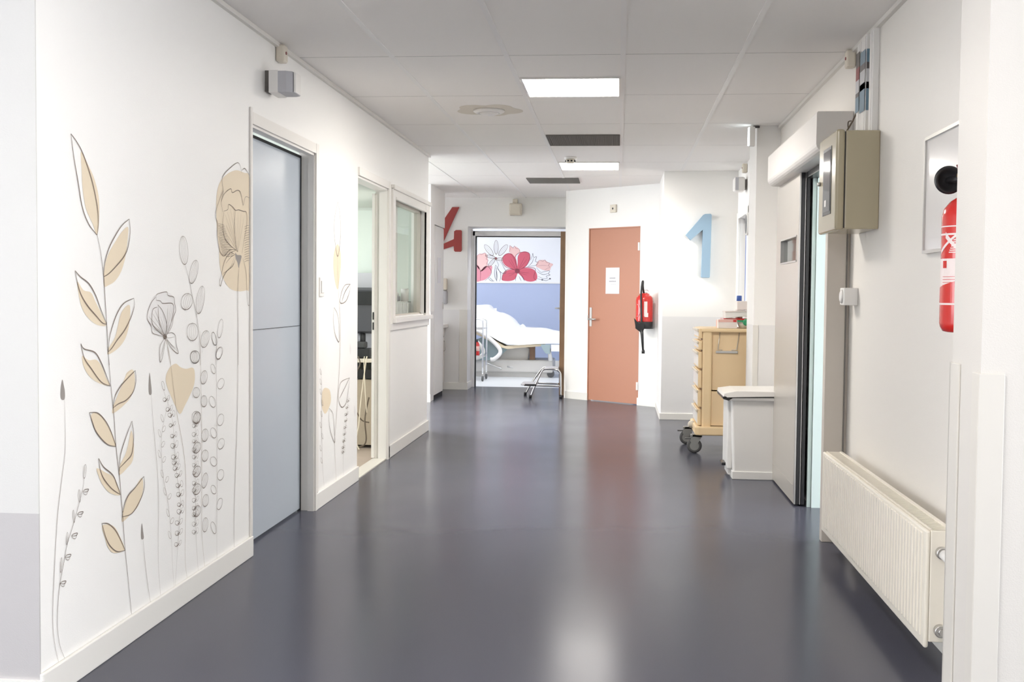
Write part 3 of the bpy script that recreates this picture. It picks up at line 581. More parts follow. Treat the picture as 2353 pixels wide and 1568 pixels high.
speaker(1.165, 10.62, 2.20, 2.33, -1, 'small beige wall speaker under the detector near the far right window')
speaker(-1.31, 14.45, 2.24, 2.39, 0, 'small blurred beige wall speaker centred above the far doorway', 0.16, 0.1)
t = thing('wall_sensor', RA @ Vector((0.714, 0, 2.18)), 'small square sensor on the wall above the salmon door', 'sensor')
bx(0.67, 0.758, -0.02, 0, 2.18, 2.27, bev=0.004).xf(RA).build('plate', 'ivory', t); MB().lathe((0.714, -0.022, 2.225), [(0.012, 0), (0.008, 0.004)], axis='y', n=14).xf(RA).build('sensor_eye', 'black', t)
t = thing('light_switch', (XL, 6.38, 1.22), 'white rocker switch beside the frame of the grey-blue door', 'light switch')
bx(XL, XL+0.010, 6.325, 6.42, 1.215, 1.325, bev=0.003).build('plate', 'white', t); bx(XL+0.010, XL+0.016, 6.345, 6.40, 1.235, 1.305, bev=0.003).build('rocker', 'white', t)
t = thing('call_button', (XR-0.05, 5.6, 1.2), 'white push button box on the edge of the sliding door post', 'push button')
bx(1.088, XR, 5.60, 5.70, 1.20, 1.285, bev=0.004).build('housing', 'white', t); MB().lathe((1.086, 5.65, 1.242), [(0.022, -0.008), (0.030, -0.004), (0.034, 0.002)], axis='x', n=20).build('button', 'white', t)
t = thing('exit_sign', (0.93, 8.33, 2.32), 'small lit exit sign hung at the ceiling corner by the column', 'exit sign')
MB().box(0.925, 0.965, 8.30, 8.352, 2.318, 2.458, bev=0.006).build('housing', 'white', t); bx(0.918, 0.925, 8.305, 8.35, 2.325, 2.452).build('lit_panel', 'exitlit', t)
bx(0.955, 1.0, 8.33, 8.352, 2.452, 2.466).build('ceiling_bracket', 'st_dark', t)
t = thing('wall_clock', (1.165, 10.33, 1.88), 'round white wall clock half hidden behind the right column', 'clock')
MB().lathe((1.163, 10.27, 1.88), [(0.10, 0.0), (0.10, -0.03), (0.09, -0.035)], axis='x', n=36).build('case', 'white', t); MB().lathe((1.127, 10.27, 1.88), [(0.085, 0), (0.085, 0.002)], axis='x', n=36).build('dial', 'st_dark', t)
# wall numbers
t4 = [(-2.46, 1.86), (-2.13, 2.345), (-2.04, 2.345), (-2.26, 1.865), (-2.105, 1.935), (-2.105, 2.035), (-2.08, 2.052), (-2.02, 2.052), (-2.005, 2.04), (-2.005, 1.79), (-2.02, 1.775), (-2.09, 1.775), (-2.105, 1.79), (-2.105, 1.85), (-2.44, 1.74), (-2.48, 1.78)]
tag(MB().prism(t4, 'y', 14.43, 14.449, bev=0.002).build('wall_number_four', 'numred'), 'large dark red raised number 4 on the far left wall', 'wall number', 'raised numbers on the walls')
t1 = [(0.657, 1.838), (0.825, 2.035), (0.845, 2.045), (0.898, 2.047), (0.908, 2.035), (0.900, 1.425), (0.893, 1.418), (0.822, 1.418), (0.814, 1.426), (0.826, 1.895), (0.705, 1.785)]
tag(MB().prism(t1, 'y', 11.305, 11.349, bev=0.003).build('wall_number_one', 'numblue'), 'large pale blue raised number 1 on the white wall', 'wall number', 'raised numbers on the walls')

# ------------------------------------------------------------------ right side near: electrical box, trunking, picture, extinguisher, radiator
t = thing('electrical_box', (1.06, 5.4, 1.54), 'taupe metal electrical box with dark window high on the right wall', 'electrical box')
MB().box(1.005, XR, 5.20, 5.62, 1.545, 1.985, bev=0.006).build('body', 'box', t)
MB().box(1.001, 1.006, 5.205, 5.615, 1.55, 1.98).build('door_gap', 'black', t)
d = MB().box(0.962, 1.001, 5.195, 5.625, 1.54, 1.99, bev=0.012, seg=3).build('box_door', 'box', t)
MB().box(0.9595, 0.963, 5.30, 5.50, 1.62, 1.93, bev=0.001).build('window_seal', 'black', d)
MB().box(0.958, 0.9605, 5.315, 5.485, 1.635, 1.915).build('window_pane', 'glossblack', d)
MB().box(0.9565, 0.958, 5.40, 5.44, 1.66, 1.69).build('paper_tag', 'white', d)
MB().lathe((0.961, 5.58, 1.78), [(0.010, 0), (0.010, -0.010), (0.006, -0.014)], axis='x', n=14).build('lock', 'steel', d)
for k, (y0, y1, dp, lab) in enumerate([(5.52, 5.60, 0.03, 'leftmost cable trunking above the taupe box, with red and grey stickers'), (5.37, 5.48, 0.035, 'middle cable trunking above the taupe box, with blue stickers'), (5.255, 5.325, 0.03, 'plain white cable trunking nearest the camera above the taupe box')]):
    t = thing('cable_trunking', (XR, y0, 1.985), lab, 'cable trunking', 'vertical trunkings above the electrical box')
    bx(XR-dp, XR, y0, y1, 1.986, 2.45 if k else 2.445, bev=0.003).build('channel', 'white', t)
    bx(XR-dp-0.003, XR-dp, y0+0.012, y0+0.018, 1.99, 2.44).build('ridge', 'white', t)
    if k < 2:
        segs = [[('st_dark', 2.40, 2.33), ('st_red', 2.33, 2.27), ('st_white', 2.27, 2.21), ('st_dark', 2.21, 2.19), ('st_blue', 2.19, 2.12)], [('st_blue', 2.38, 2.32), ('st_dark', 2.32, 2.29), ('st_white', 2.29, 2.20), ('st_dark', 2.23, 2.20), ('st_blue', 2.20, 2.10)]][k]
        for mm, a, b_ in segs:
            MB().box(XR-dp-0.0045, XR-dp-0.003, y0+0.004, y1-0.004, b_, a).box(XR-dp+0.002, XR-0.004, y0-0.001, y0-0.0001, b_, a).build('sticker', mm, t)
tag(MB().tube(smooth_pts([(XR-0.008, 5.62, 2.16), (XR-0.03, 5.66, 2.10), (XR-0.03, 5.70, 2.09), (XR-0.04, 5.76, 2.06)]), 0.004).tube(smooth_pts([(XR-0.03, 5.66, 2.095), (XR-0.04, 5.72, 2.10), (XR-0.03, 5.78, 2.08)]), 0.003).box(XR-0.02, XR-0.003, 5.605, 5.625, 2.10, 2.17).build('loose_wire', 'wire'), 'short frayed brown wires beside the trunking above the sliding door cover', 'wire')
t = thing('wall_picture', (XR, 4.1, 1.4), 'silver framed white picture behind the near fire extinguisher', 'framed picture')
f = MB(); 
for a in ((3.84, 4.39, 1.405, 1.417), (3.84, 4.39, 1.826, 1.838), (3.84, 3.852, 1.417, 1.826), (4.378, 4.39, 1.417, 1.826)): f.box(XR-0.02, XR, *a)
f.build('frame', 'steel', t); bx(XR-0.012, XR-0.006, 3.852, 4.378, 1.417, 1.826).build('print', mat('picture_print', (0.80, 0.77, 0.74), 0.25, coat=0.6), t)
def lathe_part(c, prof, name, m_, t, n=32): return MB().lathe(c, prof, n=n).build(name, m_, t)
cx, cy = 1.107, 3.74
t = thing('fire_extinguisher', (cx, cy, 1.135), 'red fire extinguisher with black horn half hidden by the near right pillar', 'fire extinguisher', 'red fire extinguishers')
R0 = 0.076; c0 = (1.075+0.03, cy, 1.13)
bd = lathe_part(c0, [(0.05, 0.0), (0.066, 0.004), (0.0735, 0.018), (R0, 0.03), (R0, 0.37), (0.070, 0.395), (0.052, 0.418), (0.030, 0.432), (0.024, 0.445), (0.024, 0.475)], 'cylinder', 'red', t)
def band(z0, z1, a0, a1, nm, m_, off=0.0008, z0b=None, z1b=None):
    m = MB(); n = 16; r = R0+off
    for i in range(n):
        u0, u1 = i/n, (i+1)/n; p = []
        for u, e in ((u0, 0), (u1, 0), (u1, 1), (u0, 1)):
            a = math.radians(a0+(a1-a0)*u); lo = z0+((z0b-z0)*u if z0b is not None else 0); hi = z1+((z1b-z1)*u if z1b is not None else 0)
            p.append((c0[0]+r*math.cos(a), c0[1]+r*math.sin(a), c0[2]+(hi if e else lo)))
        m.quad(p)
    return m.build(nm, m_, bd)
band(0.095, 0.235, 150, 300, 'label_field', 'label', 0.0005)
band(0.335, 0.339, 150, 300, 'label_line', 'label'); band(0.309, 0.315, 150, 300, 'label_line', 'label'); band(0.088, 0.094, 150, 300, 'label_line', 'label')
band(0.25, 0.262, 180, 255, 'label_swoosh', 'label', 0.0009, 0.33, 0.337); band(0.30, 0.32, 200, 250, 'label_swoosh', 'label', 0.0009, 0.24, 0.25)
band(0.106, 0.112, 190, 215, 'label_text', 'red', 0.0012); band(0.095, 0.135, 150, 235, 'label_triangle', 'red', 0.0010, 0.095, 0.165)
band(0.112, 0.128, 232, 250, 'label_square', 'label', 0.0016)
band(0.205, 0.228, 192, 206, 'label_icon', 'red', 0.0012)
for k in range(4): band(0.150+k*0.009, 0.1515+k*0.009, 192, 250, 'label_text', 'red', 0.0012)
for k in range(7): band(0.253+k*0.0065, 0.256+k*0.0065, 212+k*2, 250, 'label_text', 'label', 0.0012)
MB().lathe((c0[0], cy, c0[2]+0.475), [(0.018, 0), (0.020, 0.01), (0.014, 0.02), (0.014, 0.045)], n=18).tube([(c0[0], cy, c0[2]+0.50), (c0[0]-0.035, cy-0.004, c0[2]+0.50)], 0.007).build('valve', 'brass', t)
MB().prism([(c0[0]-0.03, c0[2]+0.52), (c0[0]+0.07, c0[2]+0.55), (c0[0]+0.07, c0[2]+0.565), (c0[0]-0.035, c0[2]+0.535)], 'y', cy-0.01, cy+0.01).build('lever', 'st_red', t)
MB().lathe((1.062, 3.80, 1.622), [(0.012, 0.06), (0.018, 0.045), (0.040, 0.02), (0.046, 0.0), (0.046, -0.003), (0.038, -0.006), (0.03, 0.005), (0.008, 0.01)], axis='y', n=36).tube([(1.062, 3.81, 1.622), (c0[0]-0.01, cy, 1.622)], 0.010).build('horn', 'black', t)
bx(1.13, XR, cy-0.02, cy+0.02, 1.30, 1.52).build('wall_bracket', 'st_red', t)
# far extinguisher, on the angled wall
def RAv(x, y, z): return RA @ Vector((x, y, z))
pc = RAv(1.275, -0.115, 0.87)
t = thing('fire_extinguisher', pc, 'red fire extinguisher with hanging black hose beside the salmon door', 'fire extinguisher', 'red fire extinguishers')
lathe_part(pc, [(0.098, 0.0), (0.098, 0.075), (0.092, 0.08)], 'black_base', 'black', t)
lathe_part(pc, [(0.096, 0.075), (0.094, 0.09), (0.094, 0.31), (0.088, 0.345), (0.07, 0.365), (0.055, 0.37), (0.055, 0.385), (0.03, 0.392)], 'cylinder', 'red', t)
px, py, pz = pc
MB().tube(smooth_pts([(px-0.01, py-0.02, pz+0.39), (px-0.02, py-0.08, pz+0.47), (px-0.02, py-0.10, pz+0.52), (px-0.03, py-0.12, pz+0.50), (px-0.04, py-0.12, pz+0.38), (px-0.035, py-0.11, pz+0.2), (px-0.03, py-0.11, pz+0.0), (px-0.02, py-0.11, pz-0.12)]), 0.011).build('hose', 'black', t)
MB().tube([(px-0.03, py-0.11, pz+0.0), (px-0.02, py-0.11, pz-0.10), (px-0.01, py-0.11, pz-0.24)], 0.02, r2=0.011).lathe((px-0.008, py-0.11, pz-0.27), [(0.018, 0), (0.018, 0.03), (0.008, 0.045)], n=16).build('nozzle', 'black', t)
MB().prism([(px-0.115, pz+0.12), (px-0.06, pz+0.06), (px-0.01, pz+0.08), (px, pz+0.0), (px-0.03, pz-0.06), (px-0.05, pz-0.03), (px-0.09, pz+0.0)], 'y', py-0.125, py-0.10).build('trigger', 'black', t)
MB().tube([(px+0.02+0.022*math.cos(a), py-0.01, pz+0.412+0.016*math.sin(a)) for a in [2*PI*k/16 for k in range(16)]], 0.005, closed=True).build('carry_ring', 'chrome', t)
MB().box(px-0.005, px+0.03, py-0.0975, py-0.0955, pz+0.14, pz+0.30).box(px, px+0.04, py-0.0985, py-0.096, pz+0.13, pz+0.175).build('paper_label', 'label', t)
m = MB(); m.tube([(px-0.085+0.035*math.cos(a)-0.0, py-0.058-0.03*math.cos(a)*0.9, pz+0.20+0.07*math.sin(a)) for a in [math.radians(-80+160*k/12) for k in range(13)]], 0.0025); m.build('label_arc', 'label', t)
bx(1.24, 1.31, -0.025, 0, 1.15, 1.22).xf(RA).build('wall_bracket', 'white', t)
# radiator
t = thing('radiator', (1.05, 4.6, 0.1), 'long cream panel radiator low on the right wall', 'radiator')
y0, y1, z0, z1 = 3.74, 5.60, 0.103, 0.487
m = MB(); 
pr = []; n = 46; 
prof = lambda k: 0.0 if k % 2 == 0 else -0.006
m.box(1.003, 1.018, y0, y1, z0, z1, bev=0.006)
for k in range(n-1):
    yy0 = y0+0.03+(y1-y0-0.06)*k/(n-1); m.box(0.998, 1.006, yy0+0.006, yy0+0.032, z0+0.03, z1-0.012, bev=0.004)
m.build('front_panel', 'radiator', t)
bx(1.08, 1.092, y0+0.01, y1-0.01, z0, z1, bev=0.004).build('back_panel', 'radiator', t)
m = MB().box(1.018, 1.024, y0+0.01, y1-0.01, z1-0.006, z1+0.003).box(1.082, 1.094, y0+0.01, y1-0.01, z1-0.006, z1+0.003)
k = y0+0.03
while k < y1-0.03: m.box(1.02, 1.086, k, k+0.006, z1-0.008, z1-0.001); k += 0.018
m.box(1.018, 1.09, y0, y0+0.012, z0+0.02, z1, bev=0.003).box(1.018, 1.09, y1-0.012, y1, z0+0.02, z1, bev=0.003); m.build('top_grille', 'radiator', t)
for z in (z1-0.07, z0+0.06):
    MB().lathe((1.052, y0, z), [(0.018, -0.022), (0.02, -0.02), (0.02, 0.0)], axis='y', n=20).lathe((1.052, y0, z), [(0.010, -0.03), (0.012, -0.022)], axis='y', n=6).build('valve_union', 'steel', t)
MB().tube([(1.052, y0-0.02, z1-0.07), (1.07, y0-0.06, z1-0.085)], 0.016, r2=0.02).build('thermostat_head', 'white', t)
MB().tube([(1.11, y0-0.03, z0+0.06), (1.11, y0-0.03, 0.0)], 0.008).build('pipe', 'white', t)
for y in (4.1, 5.2): bx(1.092, XR-0.0005, y, y+0.03, z0+0.02, z1-0.05).build('wall_bracket', 'white', t)

# ------------------------------------------------------------------ medical cart and the things on it
t = thing('medical_cart', (0.85, 9.2, 0), 'cream plastic drawer cart on castors behind the white bin', 'medical cart')
X0, X1, Y0_, Y1_ = 0.665, 1.12, 8.95, 9.50
MB().box(X0, X0+0.075, Y0_, Y0_+0.04, 0.20, 0.975, bev=0.015).box(X0+0.002, X0+0.03, Y0_+0.02, Y1_-0.002, 0.20, 0.97).box(X1-0.04, X1, Y0_, Y1_, 0.2, 0.97, bev=0.01).box(X0, X1, Y1_-0.04, Y1_, 0.2, 0.97, bev=0.01).build('frame', 'cart', t)
MB().box(X0+0.07, X1-0.02, Y0_+0.03, Y0_+0.04, 0.50, 0.965).box(X0+0.07, X1-0.02, Y0_+0.02, Y0_+0.04, 0.22, 0.49).build('side_panel', 'cartside', t)
MB().box(X0-0.01, X1+0.01, Y0_-0.01, Y1_+0.01, 0.955, 0.985, bev=0.01).build('top', 'cart', t)
MB().prism([(X0-0.05, Y0_-0.02), (X0-0.02, Y0_-0.035), (X1+0.01, Y0_-0.035), (X1+0.01, Y1_+0.02), (X0-0.05, Y1_+0.02)], 'z', 0.145, 0.215, bev=0.012).build('base', 'cart', t)
for a, b_ in ((0.905, 0.982), (0.815, 0.885), (0.67, 0.80), (0.515, 0.655), (0.365, 0.50), (0.22, 0.35)):
    d = MB().box(X0-0.03, X0-0.002, Y0_+0.01, Y1_-0.01, a, b_, bev=0.006).build('drawer', 'cart', t)
    MB().box(X0-0.045, X0-0.03, Y0_+0.01, Y1_-0.01, b_-0.022, b_-0.002, bev=0.005).build('drawer_lip', 'ivory', d)
    MB().box(X0-0.032, X0-0.0295, Y0_+0.03, Y1_-0.03, a+0.015, b_-0.028).build('drawer_window', 'white', d)
    MB().box(X0-0.012, X0-0.001, Y0_+0.004, Y0_+0.012, a-0.012, a).build('drawer_gap', 'wood', d)
MB().tube([(0.80, Y0_+0.02, 0.955), (0.785, Y0_+0.02, 0.82), (0.82, Y0_+0.015, 0.815)], 0.003).tube([(0.95, Y0_+0.02, 0.955), (0.93, Y0_+0.02, 0.82), (0.89, Y0_+0.015, 0.815)], 0.003).box(0.77, 0.94, Y0_+0.018, Y0_+0.028, 0.79, 0.81, bev=0.003).build('wire_hook', 'steel', t)
for x, y in ((0.615, 8.98), (0.585, 9.50), (1.08, 9.0), (1.08, 9.48)):
    cst = MB().lathe((x, y, 0.058), [(0.045, -0.018), (0.058, -0.012), (0.058, 0.012), (0.045, 0.018)], axis='y', n=28).build('castor', 'wheel', t)
    MB().lathe((x, y, 0.058), [(0.036, -0.020), (0.036, 0.020)], axis='y', n=24).build('castor_hub', 'wheelhub', cst)
    MB().prism([(x-0.035, 0.10), (x-0.01, 0.05), (x+0.01, 0.05), (x+0.05, 0.12), (x+0.06, 0.15), (x-0.01, 0.15)], 'y', y-0.026, y-0.020).prism([(x-0.035, 0.10), (x-0.01, 0.05), (x+0.01, 0.05), (x+0.05, 0.12), (x+0.06, 0.15), (x-0.01, 0.15)], 'y', y+0.020, y+0.026).box(x-0.03, x+0.06, y-0.026, y+0.026, 0.125, 0.15, bev=0.006).build('castor_fork', 'wheelhub', cst)
    MB().box(x-0.075, x-0.02, y-0.012, y+0.012, 0.108, 0.118).build('brake_pedal', 'wheel', cst)
MB().lathe((0.61, 9.25, 0.195), [(0.005, -0.03), (0.028, -0.02), (0.032, 0), (0.028, 0.02), (0.005, 0.03)], axis='y', n=18).build('bumper', 'ivory', t)
t = thing('glove_box', (0.86, 9.05, 0.985), 'pink and white card box on the left of the cart top', 'box', 'boxes on the cart')
bx(0.785, 0.93, 8.97, 9.09, 0.986, 1.055, bev=0.002).build('carton', 'palepink', t)
MB().box(0.785, 0.93, 8.968, 8.97, 1.035, 1.055).build('pink_band', 'pink', t); MB().box(0.90, 0.925, 8.9665, 8.968, 1.036, 1.054).build('red_mark', 'red', t)
tag(bx(0.80, 0.94, 9.12, 9.35, 0.986, 1.045, bev=0.002).build('flat_box', 'pink'), 'darker pink box behind the pale card box on the cart', 'box', 'boxes on the cart')
t = thing('kidney_dish', (0.98, 9.0, 0.985), 'pale bowl filled with green wrapping on the cart top', 'bowl')
MB().lathe((0.985, 9.02, 0.986), [(0.03, 0), (0.045, 0.03), (0.052, 0.05), (0.048, 0.05), (0.04, 0.03), (0.02, 0.006)], n=24).build('bowl', 'ivory', t)
MB().lathe((0.99, 9.02, 1.0), [(0.03, 0.0), (0.036, 0.03), (0.02, 0.045), (0.001, 0.05)], n=20).build('green_wrap', 'palegreen', t)
t = thing('green_roll', (1.0, 8.96, 1.03), 'bright green tape roll lying on the cart top', 'tape roll')
MB().lathe((1.0, 8.965, 1.035), [(0.014, -0.02), (0.026, -0.02), (0.026, 0.02), (0.014, 0.02)], axis='y', n=24).build('tape', 'green', t); MB().box(0.93, 0.985, 8.955, 8.965, 1.038, 1.052, bev=0.003).build('loose_end', 'green', t)
t = thing('plastic_tray', (0.93, 9.2, 1.06), 'white tray tilted on top of the boxes on the cart', 'tray')
MB().prism([(0.85, 1.062), (1.08, 1.085), (1.10, 1.125), (0.85, 1.115)], 'y', 9.1, 9.32, bev=0.006).build('tray_body', 'white', t); MB().prism([(0.848, 1.112), (1.10, 1.122), (1.10, 1.128), (0.848, 1.118)], 'y', 9.09, 9.33).build('rim', 'palepink', t)
tag(bx(0.84, 1.10, 9.12, 9.42, 1.047, 1.0615, bev=0.003).build('folder', 'red'), 'thin red folder under the tilted white tray', 'folder')
tag(bx(0.945, 1.09, 9.14, 9.30, 1.13, 1.20, bev=0.006).build('dressing_pack', 'palepink'), 'pale dressing pack lying on the white tray', 'pack')
t = thing('capped_bottle', (0.975, 9.36, 1.06), 'clear bottle with a blue cap at the back of the cart', 'bottle')
MB().lathe((0.985, 9.37, 1.0615), [(0.028, 0), (0.03, 0.01), (0.03, 0.10), (0.014, 0.13)], n=20).build('bottle_body', 'white', t)
MB().lathe((0.985, 9.37, 1.0615), [(0.021, 0.135), (0.021, 0.178), (0.018, 0.182)], n=20).build('cap', 'blue', t)
# pedal bin
t = thing('pedal_bin', (0.93, 7.95, 0), 'white plastic pedal bin beside the end of the sliding door', 'waste bin')
MB().prism([(0.792, 0.0), (1.08, 0.0), (1.10, 0.575), (0.770, 0.575)], 'y', 7.72, 8.13, bev=0.015).build('body', 'bin', t)
MB().box(0.755, 1.105, 7.70, 8.14, 0.535, 0.56, bev=0.006).build('rim', 'bin', t)
MB().box(0.785, 1.085, 7.712, 8.13, 0.0, 0.055, bev=0.004).build('foot_band', 'bin', t)
MB().prism([(0.712, 0.560), (0.716, 0.588), (0.80, 0.600), (1.11, 0.604), (1.11, 0.565), (0.74, 0.566)], 'y', 7.69, 8.15, bev=0.008).build('lid', 'white', t)
MB().prism([(0.716, 0.545), (0.75, 0.535), (0.78, 0.553), (1.10, 0.560), (1.10, 0.566), (0.71, 0.566)], 'y', 7.70, 8.14).build('lid_gap', 'black', t)
MB().box(0.752, 0.79, 7.78, 8.08, 0.06, 0.53, bev=0.01).box(0.765, 0.79, 7.80, 8.05, 0.02, 0.06).build('pedal_housing', 'bin', t)
MB().box(0.725, 0.79, 7.84, 7.98, 0.075, 0.095, bev=0.006).build('pedal', 'black', t)

